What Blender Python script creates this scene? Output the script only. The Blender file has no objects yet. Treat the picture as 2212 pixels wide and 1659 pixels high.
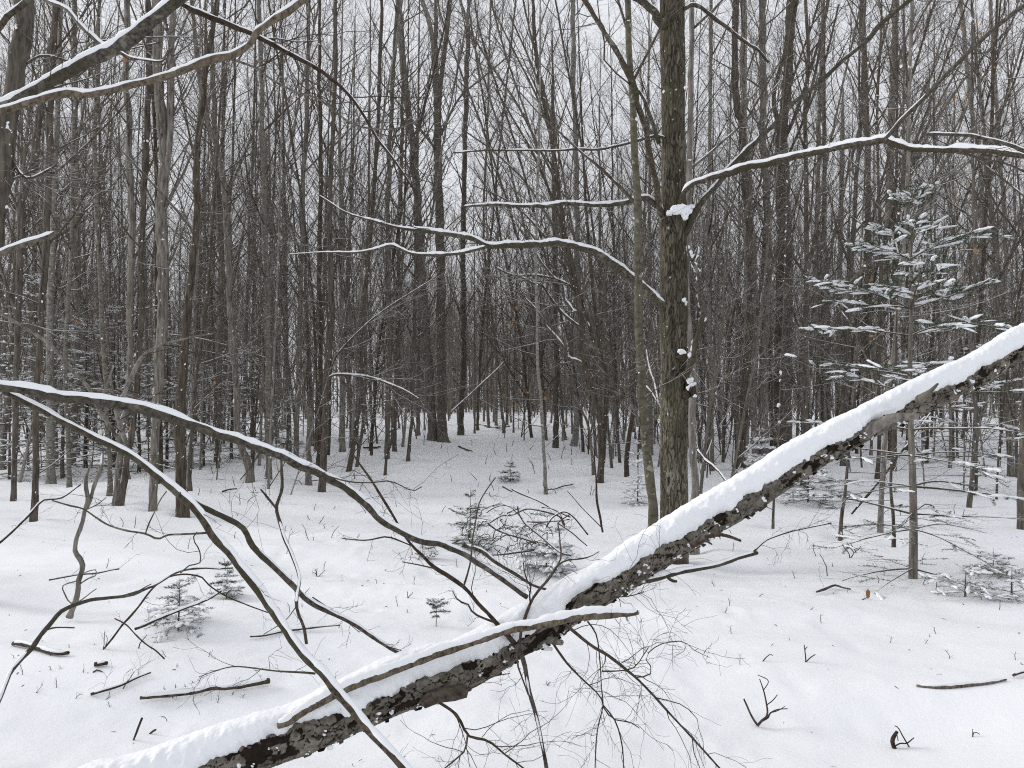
import bpy, math, random
import numpy as np

# ------------------------------------------------------------------ camera, world, sun, exposure
SC = bpy.context.scene
COL = SC.collection
F = 1662.0; CX = 1106.0; CY = 829.5; EYE = 1.6; PITCH = math.atan(29.5 / F)   # photo traced at 2212 x 1659
cam_d = bpy.data.cameras.new('camera'); cam = bpy.data.objects.new('camera', cam_d); COL.objects.link(cam)
cam.location = (0, 0, EYE); cam.rotation_euler = (math.pi / 2 + PITCH, 0, 0)
cam_d.sensor_width = 36.0; cam_d.lens = 36.0 * F / 2212.0
cam_d.clip_start = 0.05; cam_d.clip_end = 2000
SC.camera = cam
SUN_EL, SUN_AZ = math.radians(24), math.radians(285)
world = bpy.data.worlds.new('World'); SC.world = world; world.use_nodes = True
wn = world.node_tree; wn.nodes.clear()
sky = wn.nodes.new('ShaderNodeTexSky'); sky.sky_type = 'NISHITA'; sky.sun_disc = False
sky.sun_elevation = SUN_EL; sky.sun_rotation = SUN_AZ; sky.air_density = 1.0; sky.dust_density = 4.0
hs = wn.nodes.new('ShaderNodeHueSaturation'); hs.inputs['Saturation'].default_value = 0.12; hs.inputs['Value'].default_value = 0.02
wn.links.new(sky.outputs[0], hs.inputs['Color'])
mx = wn.nodes.new('ShaderNodeMixRGB'); mx.blend_type = 'ADD'; mx.inputs[0].default_value = 1.0
mx.inputs[2].default_value = (0.67, 0.69, 0.733, 1)       # flat cloud deck
wn.links.new(hs.outputs[0], mx.inputs[1])
bg = wn.nodes.new('ShaderNodeBackground'); bg.inputs[1].default_value = 1.0
wn.links.new(mx.outputs[0], bg.inputs[0])
wo = wn.nodes.new('ShaderNodeOutputWorld'); wn.links.new(bg.outputs[0], wo.inputs[0])
sd = bpy.data.lights.new('sun', 'SUN'); sd.energy = 1.5; sd.angle = math.radians(22); sd.color = (1, 0.97, 0.93)
so = bpy.data.objects.new('sun', sd); COL.objects.link(so); so.rotation_euler = (math.pi / 2 - SUN_EL, 0, -SUN_AZ + math.pi)
SC.view_settings.view_transform = 'Standard'; SC.view_settings.look = 'None'
SC.view_settings.exposure = 0.21; SC.view_settings.gamma = 1.0
SC.cycles.filter_width = 1.1; SC.cycles.max_bounces = 5; SC.cycles.diffuse_bounces = 3; SC.cycles.glossy_bounces = 1
SC.cycles.use_denoising = False; SC.cycles.denoiser = 'OPENIMAGEDENOISE'; SC.cycles.denoising_input_passes = 'RGB_ALBEDO_NORMAL'
SC.cycles.use_adaptive_sampling = False
SC.cycles.caustics_reflective = False; SC.cycles.caustics_refractive = False
SC.render.film_transparent = False

# ------------------------------------------------------------------ noise
RNG = np.random.default_rng(7)
_T = np.random.default_rng(3).random(65536)
def _h(ix, iy, iz):
    return _T[((ix * 73856093) ^ (iy * 19349663) ^ (iz * 83492791)) & 65535]
def vnoise(p):
    p = np.asarray(p, float); i = np.floor(p).astype(np.int64); f = p - i; f = f * f * (3 - 2 * f)
    x, y, z = i[..., 0], i[..., 1], i[..., 2]; u, v, w = f[..., 0], f[..., 1], f[..., 2]
    def L(a, b, t): return a + (b - a) * t
    return L(L(L(_h(x, y, z), _h(x+1, y, z), u), L(_h(x, y+1, z), _h(x+1, y+1, z), u), v),
             L(L(_h(x, y, z+1), _h(x+1, y, z+1), u), L(_h(x, y+1, z+1), _h(x+1, y+1, z+1), u), v), w) * 2 - 1
def fbm(p, o=4):
    s = 0; a = 1; n = 0; p = np.asarray(p, float)
    for k in range(o):
        s = s + a * vnoise(p + 17.3 * k); n += a; a *= .5; p = p * 2.03
    return s / n
def worley(p):
    p = np.asarray(p, float); i = np.floor(p).astype(np.int64)
    f1 = np.full(p.shape[:-1], 9.); f2 = f1.copy(); idd = np.zeros(p.shape[:-1])
    for dx in (-1, 0, 1):
        for dy in (-1, 0, 1):
            for dz in (-1, 0, 1):
                c = i + np.array([dx, dy, dz])
                q = np.stack([_h(c[..., 0], c[..., 1], c[..., 2]), _h(c[..., 1] + 57, c[..., 2], c[..., 0]), _h(c[..., 2] + 91, c[..., 0], c[..., 1])], -1) + c
                d = np.linalg.norm(p - q, axis=-1); h = _h(c[..., 0] + 7, c[..., 1] + 7, c[..., 2] + 7)
                m = d < f1
                f2 = np.where(m, f1, np.minimum(f2, d)); idd = np.where(m, h, idd); f1 = np.where(m, d, f1)
    return f1, f2, idd

# ------------------------------------------------------------------ mesh building
class MB:
    def __init__(s): s.v = []; s.q = []; s.t = []; s.n = 0; s.col = []
    def add(s, v, quads=None, tris=None, col=None):
        v = np.asarray(v, np.float32).reshape(-1, 3)
        if quads is not None and len(quads): s.q.append(np.asarray(quads, np.int64).reshape(-1, 4) + s.n)
        if tris is not None and len(tris): s.t.append(np.asarray(tris, np.int64).reshape(-1, 3) + s.n)
        s.v.append(v); s.n += len(v)
        if col is not None: s.col.append(col)
    def build(s, name, mat, parent=None, origin=(0, 0, 0), smooth=True):
        if not s.v: return None
        V = np.concatenate(s.v) - np.asarray(origin, np.float32)
        q = np.concatenate(s.q) if s.q else np.zeros((0, 4), np.int64)
        t = np.concatenate(s.t) if s.t else np.zeros((0, 3), np.int64)
        me = bpy.data.meshes.new(name)
        me.vertices.add(len(V)); me.vertices.foreach_set('co', V.ravel())
        li = np.concatenate([q.ravel(), t.ravel()]).astype(np.int32)
        me.loops.add(len(li)); me.loops.foreach_set('vertex_index', li)
        ls = np.concatenate([np.arange(len(q)) * 4, len(q) * 4 + np.arange(len(t)) * 3]).astype(np.int32)
        lt = np.concatenate([np.full(len(q), 4), np.full(len(t), 3)]).astype(np.int32)
        me.polygons.add(len(ls)); me.polygons.foreach_set('loop_start', ls); me.polygons.foreach_set('loop_total', lt)
        me.polygons.foreach_set('use_smooth', np.full(len(ls), smooth))
        if s.col:
            a = me.color_attributes.new('plate', 'FLOAT_COLOR', 'POINT')
            a.data.foreach_set('color', np.concatenate(s.col).astype(np.float32).ravel())
        me.update(calc_edges=True); me.materials.append(mat)
        o = bpy.data.objects.new(name, me); COL.objects.link(o)
        if parent is None: o.location = origin
        else: o.parent = parent
        return o
def unit(a): return a / (np.linalg.norm(a, axis=-1, keepdims=True) + 1e-9)
def frames(P):
    T = unit(np.gradient(P, axis=1)); d = unit(P[:, -1] - P[:, 0])
    ref = np.where(np.abs(d[:, 2:3]) > .85, np.array([[0, 1., 0]]), np.array([[0, 0, 1.]]))[:, None, :]
    S = unit(np.cross(T, ref)); N = np.cross(S, T)
    return T, S, N
def tubes(mb, P, R, k=3):
    P = np.asarray(P, float); R = np.asarray(R, float)
    if len(P) == 0: return
    M, N = R.shape; T, S, Nn = frames(P)
    th = np.arange(k) * 2 * math.pi / k
    V = P[:, :, None] + R[:, :, None, None] * (S[:, :, None] * np.cos(th)[:, None] + Nn[:, :, None] * np.sin(th)[:, None])
    mb.add(V, grid_idx(M, N, k))
def grid_idx(M, N, k, wrap=True):
    m = np.arange(M)[:, None, None] * N * k; i = np.arange(N - 1)[None, :, None] * k
    kk = k if wrap else k - 1
    j = np.arange(kk)[None, None, :]; j2 = (j + 1) % k
    return np.stack(np.broadcast_arrays(m + i + j, m + i + j2, m + i + k + j2, m + i + k + j), -1).reshape(-1, 4)
def crom(P, step):
    P = np.asarray(P, float)
    if len(P) > 2:
        Q = np.vstack([2 * P[0] - P[1], P, 2 * P[-1] - P[-2]]); out = []
        for i in range(1, len(Q) - 2):
            t = np.linspace(0, 1, 9)[:-1, None]; a, b, c, d = Q[i-1:i+3]
            out.append(.5 * (2*b + (c-a)*t + (2*a-5*b+4*c-d)*t*t + (3*b-a-3*c+d)*t**3))
        P2 = np.vstack(out + [P[-1:]])
    else: P2 = P
    s = np.r_[0, np.cumsum(np.linalg.norm(np.diff(P2[:, :3], axis=0), axis=1))]
    n = max(4, int(s[-1] / step) + 1); u = np.linspace(0, s[-1], n)
    return np.stack([np.interp(u, s, P2[:, i]) for i in range(P2.shape[1])], 1)
def grow(PP, PR, K, t0, t1, a0, a1, l0, l1, N, up, wob, rf, rng, rmin=.0012, rcap=.6, lenf=None, planar=None):
    """children of a batch of branches: K on each between t0 and t1, leaving at a0..a1 degrees"""
    M, Np, _ = PP.shape
    t = t0 + (t1 - t0) * (np.arange(K)[None] + rng.random((M, K))) / K
    x = t * (Np - 1); i = np.minimum(x.astype(int), Np - 2); f = (x - i)[..., None]; m = np.arange(M)[:, None]
    p = PP[m, i] * (1 - f) + PP[m, i + 1] * f; T = unit(PP[m, i + 1] - PP[m, i])
    pr = PR[m, i] * (1 - f[..., 0]) + PR[m, i + 1] * f[..., 0]
    rv = rng.normal(size=(M, K, 3)); perp = unit(rv - (rv * T).sum(-1, keepdims=True) * T)
    if planar is not None:
        sd = unit(np.cross(T, np.array([0, 0, 1.]))) * np.where(np.arange(K) % 2 == 0, 1, -1)[None, :, None]
        perp = unit(sd + planar * rng.normal(size=(M, K, 3)))
    a = np.radians(a0 + (a1 - a0) * rng.random((M, K)))[..., None]
    d = T * np.cos(a) + perp * np.sin(a)
    L = (l0 + (l1 - l0) * rng.random((M, K)))
    if lenf is not None: L = L * lenf(t)
    step = (L / (N - 1))[..., None]; pts = [p]
    for s in range(N - 1):
        pts.append(pts[-1] + step * d)
        d = unit(d + np.array([0, 0, up]) / (N - 1) + wob * rng.normal(size=d.shape))
    P = np.stack(pts, 2).reshape(M * K, N, 3)
    r0 = np.maximum(np.minimum(pr * rcap, L * rf), rmin)[..., None]
    R = np.maximum(r0 * np.linspace(1, .3, N), rmin * .75).reshape(M * K, N)
    return P, R
def blobs(mb, C, Rr, rng, nu=8, nv=6, rough=.22):
    C = np.asarray(C, float).reshape(-1, 3); Rr = np.asarray(Rr, float)
    if Rr.ndim == 1: Rr = Rr[:, None] * np.ones(3)
    ph = np.linspace(0, math.pi, nv)[:, None]; th = np.arange(nu)[None] * 2 * math.pi / nu
    s = np.stack([np.sin(ph) * np.cos(th), np.sin(ph) * np.sin(th), np.cos(ph) * np.ones_like(th)], -1)
    V = s[None] * Rr[:, None, None, :]
    V = V * (1 + rough * vnoise(s[None] * 1.6 + C[:, None, None, :] * 31.7)[..., None])
    mb.add(V + C[:, None, None, :], grid_idx(len(C), nv, nu))
def snowcap(mb, P, R, depth, rng, cover=.85, k=9, steep=.88, hang=.0):
    """snow lying along the upper side of a branch, broken where steep"""
    P = np.asarray(P)[None]; T, S, N = frames(P); T = T[0]; S = S[0]; N = N[0]; P = P[0]
    N = np.where(N[:, 2:3] < 0, -N, N)
    s = np.r_[0, np.cumsum(np.linalg.norm(np.diff(P, axis=0), axis=1))]
    q = rng.random() * 900
    z = np.abs(T[:, 2]); f = np.clip((steep - z) / .18, 0, 1)
    n1 = vnoise(np.stack([s * 3.1 + q, s * 0 + .5, s * 0], -1)); n2 = vnoise(np.stack([s * 14 + q, s * 0 + 3.5, s * 0], -1))
    f = f * np.clip((n1 + .35 * n2 + (cover * 2 - .75)) / .25, 0, 1)
    f[0] = 0; f[-1] = 0; f = f ** .5
    depth = depth * np.clip(R / (.6 * depth + 1e-6), .3, 1); wd = np.clip(1.25 - z * .6, .5, 1); nh = vnoise(np.stack([s * 45 + q, s * 0 + 6.5, s * 0], -1))
    a = R * (.80 + .16 * n2 + .22 * nh) * wd * f + R * .3 * (1 - f); b = (R * .42 + depth * (.72 + .35 * n1 + .32 * n2 + .25 * nh)) * f + R * .3 * (1 - f)
    off = R * .62 * f
    th = np.arange(k) * 2 * math.pi / k
    cs, sn = np.cos(th), np.sin(th); sn2 = np.where(sn < 0, sn * .35, sn)
    V = P[:, None] + N[:, None] * off[:, None, None] + S[:, None] * (a[:, None] * cs)[..., None] + N[:, None] * (b[:, None] * sn2)[..., None]
    V = V + (vnoise(V * 70) * np.minimum(.0035, depth[:, None] * .3))[..., None] * N[:, None] * f[:, None, None]
    mb.add(V, grid_idx(1, len(P), k))

# ------------------------------------------------------------------ ground height, pixels to places
def gz(x, y):
    x = np.asarray(x, float); y = np.asarray(y, float); o = np.zeros_like(x)
    z = .12 * vnoise(np.stack([x / 4.5, y / 5.5, o], -1)) + .085 * vnoise(np.stack([x / 1.7 + 9, y / 1.2, o], -1)) + .045 * vnoise(np.stack([x / 1.1 + 5, y / .45 + 3 + x / 2.5, o], -1))
    z = z + .007 * vnoise(np.stack([x / .4, y / .19 + x, o + 4], -1))
    z = z + .11 * np.exp(-((x - 1.55) ** 2 + (y - 7.2) ** 2) / .16)                       # drift at the foot of the maple
    z = z + .16 * np.exp(-((x + 2.0) / 1.1) ** 2 - ((y - 2.9) / .35) ** 2)                 # drift over the buried end of the log
    z = z + .35 * np.clip((np.hypot(x * .6, y) - 24) / 30, 0, 1)
    return z
def ray(px, py):
    c, s = math.cos(PITCH), math.sin(PITCH); u = (px - CX) / F; v = (CY - py) / F
    return np.array([u, c - v * s, s + v * c])
def at(px, py, D):
    d = ray(px, py); return np.array([0, 0, EYE]) + d * (D / d[1])
def onground(px, py):
    d = ray(px, py); t = 2.0
    for _ in range(400):
        p = np.array([0, 0, EYE]) + d * t
        g = float(gz(p[0], p[1]))
        if p[2] <= g: break
        t += max(.01, (p[2] - g) * 1.2)
        if t > 70: break
    return p
def path(s, D=None, extra=0):
    """'x,y x,y ...' traced points, each at its own depth"""
    a = np.array([[float(k) for k in q.split(',')] for q in s.split()])
    D = np.atleast_1d(np.asarray(D, float)); seg = np.r_[0, np.cumsum(np.hypot(*np.diff(a[:, :2], axis=0).T))]
    Dn = np.interp(seg / seg[-1], np.linspace(0, 1, len(D)), D) if len(D) > 1 else np.full(len(a), D[0])
    return np.array([at(x, y, d) for (x, y), d in zip(a[:, :2], Dn)]), Dn

# ------------------------------------------------------------------ materials
def nodes(name):
    m = bpy.data.materials.new(name); m.use_nodes = True; nt = m.node_tree
    b = nt.nodes['Principled BSDF']; b.inputs['Roughness'].default_value = .9
    try: b.inputs['Specular IOR Level'].default_value = .2
    except Exception: pass
    return m, nt, b
def nd(nt, t, **k):
    n = nt.nodes.new(t)
    for a, v in k.items():
        if a.startswith('i_'): n.inputs[a[2:].replace('_', ' ')].default_value = v
        else: setattr(n, a, v)
    return n
def ramp(nt, src, stops):
    r = nt.nodes.new('ShaderNodeValToRGB'); e = r.color_ramp.elements
    while len(e) < len(stops): e.new(.5)
    for el, (p, c) in zip(e, stops): el.position = p; el.color = (*c, 1) if len(c) == 3 else c
    nt.links.new(src, r.inputs[0]); return r.outputs[0]
def math_(nt, op, a, b=None, clamp=False):
    n = nt.nodes.new('ShaderNodeMath'); n.operation = op; n.use_clamp = clamp
    for i, v in enumerate((a, b)):
        if v is None: continue
        if isinstance(v, (int, float)): n.inputs[i].default_value = v
        else: nt.links.new(v, n.inputs[i])
    return n.outputs[0]
def mixc(nt, f, a, b, mode='MIX'):
    n = nt.nodes.new('ShaderNodeMixRGB'); n.blend_type = mode
    for i, v in enumerate((f, a, b)):
        if isinstance(v, (int, float)): n.inputs[i].default_value = v
        elif isinstance(v, tuple): n.inputs[i].default_value = (*v, 1)
        else: nt.links.new(v, n.inputs[i])
    return n.outputs[0]
SNOWC = (.85, .86, .88)
def coord(nt, scale):
    tc = nt.nodes.new('ShaderNodeTexCoord'); mp = nt.nodes.new('ShaderNodeMapping'); mp.inputs['Scale'].default_value = scale
    nt.links.new(tc.outputs['Object'], mp.inputs['Vector']); return mp.outputs[0]
def snow_mat():
    m, nt, b = nodes('snow'); v = coord(nt, (1, 1, 1))
    n = nd(nt, 'ShaderNodeTexNoise', i_Scale=30., i_Detail=4.); nt.links.new(v, n.inputs['Vector'])
    n2 = nd(nt, 'ShaderNodeTexNoise', i_Scale=110., i_Detail=2.); nt.links.new(v, n2.inputs['Vector'])
    h = math_(nt, 'ADD', n.outputs[0], math_(nt, 'MULTIPLY', n2.outputs[0], .5))
    bp = nd(nt, 'ShaderNodeBump', i_Strength=.4, i_Distance=.006); nt.links.new(h, bp.inputs['Height']); nt.links.new(bp.outputs[0], b.inputs['Normal'])
    b.inputs['Base Color'].default_value = (*SNOWC, 1); b.inputs['Roughness'].default_value = .75
    return m
def bark(name, c1, c2, sc=14., zs=.16, lich=None, top=.0, specks=.0, bump=.6, rnd=.5, moss=None):
    m, nt, b = nodes(name); v = coord(nt, (1, 1, zs)); v1 = coord(nt, (1, 1, 1))
    oi = nt.nodes.new('ShaderNodeObjectInfo')
    n = nd(nt, 'ShaderNodeTexNoise', i_Scale=sc * 2.2, i_Detail=7., i_Roughness=.65); nt.links.new(v, n.inputs['Vector'])
    c = ramp(nt, n.outputs[0], [(.33, c1), (.66, c2)])
    nb = nd(nt, 'ShaderNodeTexNoise', i_Scale=2.3, i_Detail=3.); nt.links.new(v1, nb.inputs['Vector'])
    br = math_(nt, 'ADD', math_(nt, 'MULTIPLY', oi.outputs['Random'], rnd), 1 - rnd * .5)
    br = math_(nt, 'MULTIPLY', br, math_(nt, 'ADD', math_(nt, 'MULTIPLY', nb.outputs[0], .6), .7))
    hsv = nt.nodes.new('ShaderNodeHueSaturation'); nt.links.new(c, hsv.inputs['Color']); nt.links.new(br, hsv.inputs['Value'])
    nt.links.new(math_(nt, 'ADD', math_(nt, 'MULTIPLY', oi.outputs['Random'], -.5), 1.15), hsv.inputs['Saturation'])
    c = hsv.outputs[0]
    if lich:
        n2 = nd(nt, 'ShaderNodeTexNoise', i_Scale=16., i_Detail=4.); nt.links.new(v1, n2.inputs['Vector'])
        c = mixc(nt, ramp(nt, n2.outputs[0], [(.60, (0, 0, 0)), (.66, (1, 1, 1))]), c, lich)
    if moss:
        n3 = nd(nt, 'ShaderNodeTexNoise', i_Scale=2.6, i_Detail=5.); nt.links.new(v1, n3.inputs['Vector'])
        c = mixc(nt, ramp(nt, n3.outputs[0], [(.45, (0, 0, 0)), (.62, (.7, .7, .7))]), c, moss)
    if specks:
        n4 = nd(nt, 'ShaderNodeTexNoise', i_Scale=19., i_Detail=3.); nt.links.new(coord(nt, (1, 1, .8)), n4.inputs['Vector'])
        c = mixc(nt, ramp(nt, n4.outputs[0], [(specks, (0, 0, 0)), (specks + .02, (1, 1, 1))]), c, SNOWC)
    if top:
        g = nt.nodes.new('ShaderNodeNewGeometry'); sx = nt.nodes.new('ShaderNodeSeparateXYZ'); nt.links.new(g.outputs['Normal'], sx.inputs[0])
        n5 = nd(nt, 'ShaderNodeTexNoise', i_Scale=5., i_Detail=2.); nt.links.new(v1, n5.inputs['Vector'])
        t = math_(nt, 'ADD', sx.outputs[2], math_(nt, 'MULTIPLY', math_(nt, 'SUBTRACT', n5.outputs[0], .5), 1.6))
        c = mixc(nt, ramp(nt, t, [(top, (0, 0, 0)), (min(.99, top + .1), (1, 1, 1))]), c, SNOWC)
    nt.links.new(c, b.inputs['Base Color'])
    bp = nd(nt, 'ShaderNodeBump', i_Strength=bump, i_Distance=.012); nt.links.new(n.outputs[0], bp.inputs['Height']); nt.links.new(bp.outputs[0], b.inputs['Normal'])
    return m
def plate_mat(name, cols, sc, zs, lich=None, specks=0):
    """attribute 'plate': r picks the bark colour, g brightness"""
    m, nt, b = nodes(name); at_ = nd(nt, 'ShaderNodeAttribute', attribute_name='plate'); sp = nt.nodes.new('ShaderNodeSeparateColor')
    nt.links.new(at_.outputs['Color'], sp.inputs[0])
    v = coord(nt, (1, 1, zs)); n = nd(nt, 'ShaderNodeTexNoise', i_Scale=sc, i_Detail=8., i_Roughness=.7); nt.links.new(v, n.inputs['Vector'])
    c = ramp(nt, sp.outputs[0], cols)
    c = mixc(nt, 1., c, ramp(nt, n.outputs[0], [(.3, (.45, .45, .45)), (.7, (1.4, 1.4, 1.4))]), 'MULTIPLY')
    c = mixc(nt, 1., c, ramp(nt, sp.outputs[1], [(0, (.5, .5, .5)), (1, (1.35, 1.35, 1.35))]), 'MULTIPLY')
    v1 = coord(nt, (1, 1, 1))
    if lich:
        n2 = nd(nt, 'ShaderNodeTexNoise', i_Scale=3.5, i_Detail=6.); nt.links.new(v1, n2.inputs['Vector'])
        c = mixc(nt, ramp(nt, n2.outputs[0], [(.47, (0, 0, 0)), (.62, (.65, .65, .65))]), c, lich)
    if specks:
        n4 = nd(nt, 'ShaderNodeTexNoise', i_Scale=24., i_Detail=3.); nt.links.new(v1, n4.inputs['Vector'])
        c = mixc(nt, ramp(nt, n4.outputs[0], [(specks, (0, 0, 0)), (specks + .02, (1, 1, 1))]), c, (.5, .52, .5))
    nt.links.new(c, b.inputs['Base Color'])
    bp = nd(nt, 'ShaderNodeBump', i_Strength=.8, i_Distance=.006); nt.links.new(n.outputs[0], bp.inputs['Height']); nt.links.new(bp.outputs[0], b.inputs['Normal'])
    return m
SNOW = snow_mat()
B_DARK = bark('dark_bark', (.028, .0225, .017), (.142, .116, .089), specks=.70, rnd=.5)
B_GREY = bark('grey_bark', (.058, .050, .042), (.27, .24, .203), specks=.70, rnd=.6)
B_PALE = bark('pale_bark', (.075, .068, .058), (.30, .28, .24), sc=9, zs=1.6, specks=.71, rnd=.4)
B_TWIG = bark('twig_bark', (.042, .033, .025), (.172, .14, .108), sc=6, top=.66, rnd=.7, bump=.1, zs=1)
B_FARW = bark('far_bark', (.08, .068, .057), (.25, .218, .185), sc=4, top=.8, rnd=.1, bump=0.01)
B_LIMB = bark('limb_bark', (.018, .014, .010), (.15, .122, .09), sc=26, zs=1, lich=(.20, .19, .15), rnd=.1, moss=(.055, .05, .03), bump=1.)
B_WEATH = bark('weathered_wood', (.04, .031, .023), (.215, .18, .14), sc=26, zs=.5, rnd=.1)
B_SMOOTH = bark('smooth_olive_bark', (.055, .05, .036), (.145, .132, .098), sc=7, zs=1.5, lich=(.25, .25, .2), specks=.73, rnd=.05, bump=.25)
B_STICK = bark('stick_bark', (.022, .015, .011), (.10, .074, .054), sc=20, zs=1, rnd=.6, bump=.2)
B_LOG = plate_mat('log_bark', [(0, (.012, .009, .007)), (.3, (.03, .019, .013)), (.42, (.12, .106, .088)), (.75, (.195, .176, .148)), (1, (.27, .25, .218))], 38., 1)
B_MAPLE = plate_mat('maple_bark', [(0, (.012, .010, .008)), (.35, (.055, .046, .034)), (.7, (.125, .107, .08)), (1, (.24, .215, .175))], 30., .2, lich=(.085, .078, .048), specks=.70)
def needle_mat():
    m, nt, b = nodes('fir_needles'); oi = nt.nodes.new('ShaderNodeObjectInfo')
    n = nd(nt, 'ShaderNodeTexNoise', i_Scale=9., i_Detail=2.); nt.links.new(coord(nt, (1, 1, 1)), n.inputs['Vector'])
    nt.links.new(ramp(nt, n.outputs[0], [(.3, (.022, .034, .019)), (.7, (.075, .10, .052))]), b.inputs['Base Color']); return m
NEEDLE = needle_mat()
def leaf_mat():
    m, nt, b = nodes('dead_leaf'); n = nd(nt, 'ShaderNodeTexNoise', i_Scale=6.)
    nt.links.new(coord(nt, (1, 1, 1)), n.inputs['Vector'])
    nt.links.new(ramp(nt, n.outputs[0], [(.3, (.20, .09, .035)), (.7, (.42, .24, .11))]), b.inputs['Base Color']); return m
LEAF = leaf_mat()

# ------------------------------------------------------------------ things
def thing(name, label, cat, loc=(0, 0, 0), group=None):
    o = bpy.data.objects.new(name, None); COL.objects.link(o); o.location = loc; o.empty_display_size = .2
    o['label'] = label; o['category'] = cat
    if group: o['group'] = group
    return o

def copy_parts(src, dst):
    for ch in KIDS.get(src.name) or KIDS.setdefault(src.name, list(src.children)):
        c = ch.copy(); COL.objects.link(c); c.parent = dst; copy_parts(ch, c)
KIDS = {}
# ------------------------------------------------------------------ ground
def ground():
    n = 620
    ys = np.r_[-25, -14, -8, -4, -2, np.linspace(-.5, 9, 330), (9 + (np.geomspace(1, 392, 290) - 1))[1:]]
    u = np.linspace(-1, 1, 561); xs = 7 * u + 250 * np.sign(u) * np.abs(u) ** 5.5
    X, Y = np.meshgrid(xs, ys); Z = gz(X, Y); o = np.zeros_like(X)
    for a, c in TREE_XY:
        if c > 26 or abs(a) > 16: continue
        iy = np.where(np.abs(ys - c) < .9)[0]; ix = np.where(np.abs(xs - a) < .9)[0]
        if len(iy) < 2 or len(ix) < 2: continue
        sl = np.ix_(iy, ix); d2 = (X[sl] - a) ** 2 + (Y[sl] - c) ** 2
        Z[sl] += .035 * np.exp(-d2 / .16) - .085 * np.exp(-d2 / .022)
    n1 = vnoise(np.stack([X / .26, Y / .26, o + 8], -1)); n2 = vnoise(np.stack([X / .6 + 3, Y / .33, o + 8], -1))
    near = np.clip((16 - Y) / 6, 0, 1) * np.clip((7 - np.abs(X)) / 2, 0, 1)
    Z = Z - near * (.030 * np.clip(n1 - .45, 0, 1) + .022 * np.clip(n2 - .3, 0, 1)) + near * .004 * vnoise(np.stack([X / .09, Y / .09, o], -1))
    mb = MB(); mb.add(np.stack([X, Y, Z], -1), grid_idx(1, len(ys), len(xs), False)[:, ::-1])
    g = mb.build('ground', SNOW); g['kind'] = 'structure'

# ------------------------------------------------------------------ hero limbs
def limb(root, pts, D, w, mat=None, name='branch', snow=0., cover=.85, twigs=0, tl=(.15, .5), seed=1, jit=.25, k=10, step=.03, tmb=None, mbs=None, up=0, lev3=True, steep=.88, t0=.1):
    """one traced limb: tapering bark tube, snow lying on it, side twigs"""
    rng = np.random.default_rng(seed)
    P, Dn = path(pts, D) if isinstance(pts, str) else (np.asarray(pts), None)
    if Dn is None: Dn = np.full(len(P), float(np.mean(D)))
    w = np.atleast_1d(np.asarray(w, float)); L = np.r_[0, np.cumsum(np.linalg.norm(np.diff(P, axis=0), axis=1))]; L /= L[-1]
    R = np.interp(L, np.linspace(0, 1, len(w)), w) * Dn / F / 2 if len(w) > 1 else w[0] * Dn / F / 2
    Q = crom(np.c_[P, R], max(step, float(np.min(R)) * 1.2)); P, R = Q[:, :3].copy(), Q[:, 3].copy()
    s = np.arange(len(P)) * step; q = seed * 13.7
    j = np.stack([vnoise(np.stack([s * 4 + q, s * 0 + a, s * 0], -1)) + .5 * vnoise(np.stack([s * 13 + q, s * 0 + a, s * 0], -1)) for a in (.5, 3.5, 7.5)], -1)
    e = np.minimum(1, np.minimum(np.arange(len(P)), np.arange(len(P))[::-1]) / 3)[:, None]
    P = P + j * R[:, None] * jit * 2 * e
    R = R * (1 + .13 * vnoise(np.stack([s * 17 + q, s * 0, s * 0 + .3], -1)) + .22 * np.clip(vnoise(np.stack([s * 5 + q, s * 0, s * 0 + 9], -1)) - .45, 0, 1) * 3)
    P2 = np.vstack([P[:1] - (P[1] - P[0]) * .02, P, P[-1:] + (P[-1] - P[-2]) * .15]); R2 = np.r_[R[0] * .05, R, R[-1] * .15]
    mb = mbs[0] if mbs else MB()
    n0 = mb.n; tubes(mb, P2[None], R2[None], k)
    if k >= 10:
        V = mb.v[-1]; V = V.reshape(len(P2), k, 3); c = P2[:, None]
        V = c + (V - c) * (1 + .10 * vnoise(V * 120) + .10 * vnoise(V * 45))[..., None]; mb.v[-1] = V.reshape(-1, 3).astype(np.float32)
    sm = mbs[1] if mbs else MB()
    if snow: snowcap(sm, P, R, snow, rng, cover, steep=steep)
    tm = tmb if tmb is not None else MB()
    if twigs:
        PP, RR = grow(P[None], R[None], twigs, t0, .98, 30, 75, tl[0], tl[1], 9, up, .24, .006, rng, rmin=.0009, rcap=.5)
        tubes(tm, PP, RR, 4)
        if lev3:
            P3, R3 = grow(PP, RR, 4, .25, .95, 30, 65, tl[0] * .25, tl[1] * .45, 6, up, .24, .008, rng, rmin=.0007); tubes(tm, P3, R3, 3)
    if mbs is None:
        bo = mb.build(name, mat or B_LIMB, root, root.location)
        sm.build('snow', SNOW, bo, root.location)
        if tmb is None: tm.build('twigs', B_STICK, bo, root.location)
    return P, R
def multi(name, label, cat, specs, mat=None, base=None, group=None, part='branch', **kw):
    """a thing of several traced limbs; each spec = (pts, D, w, kwargs)"""
    P0, _ = path(specs[0][0], specs[0][1]) if isinstance(specs[0][0], str) else (specs[0][0], 0)
    root = thing(name, label, cat, tuple(base if base is not None else P0[0]), group)
    res = []
    for i, (pts, D, w, k2) in enumerate(specs):
        k3 = dict(kw); k3.update(k2); mm, ss, tm = MB(), MB(), MB()
        res.append(limb(root, pts, D, w, seed=31 * i + len(label), mbs=(mm, ss), tmb=tm, **k3))
        bo = mm.build(part, mat or B_LIMB, root, root.location); ss.build('snow', SNOW, bo, root.location); tm.build('twigs', B_STICK, bo, root.location)
    return root, res

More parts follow.
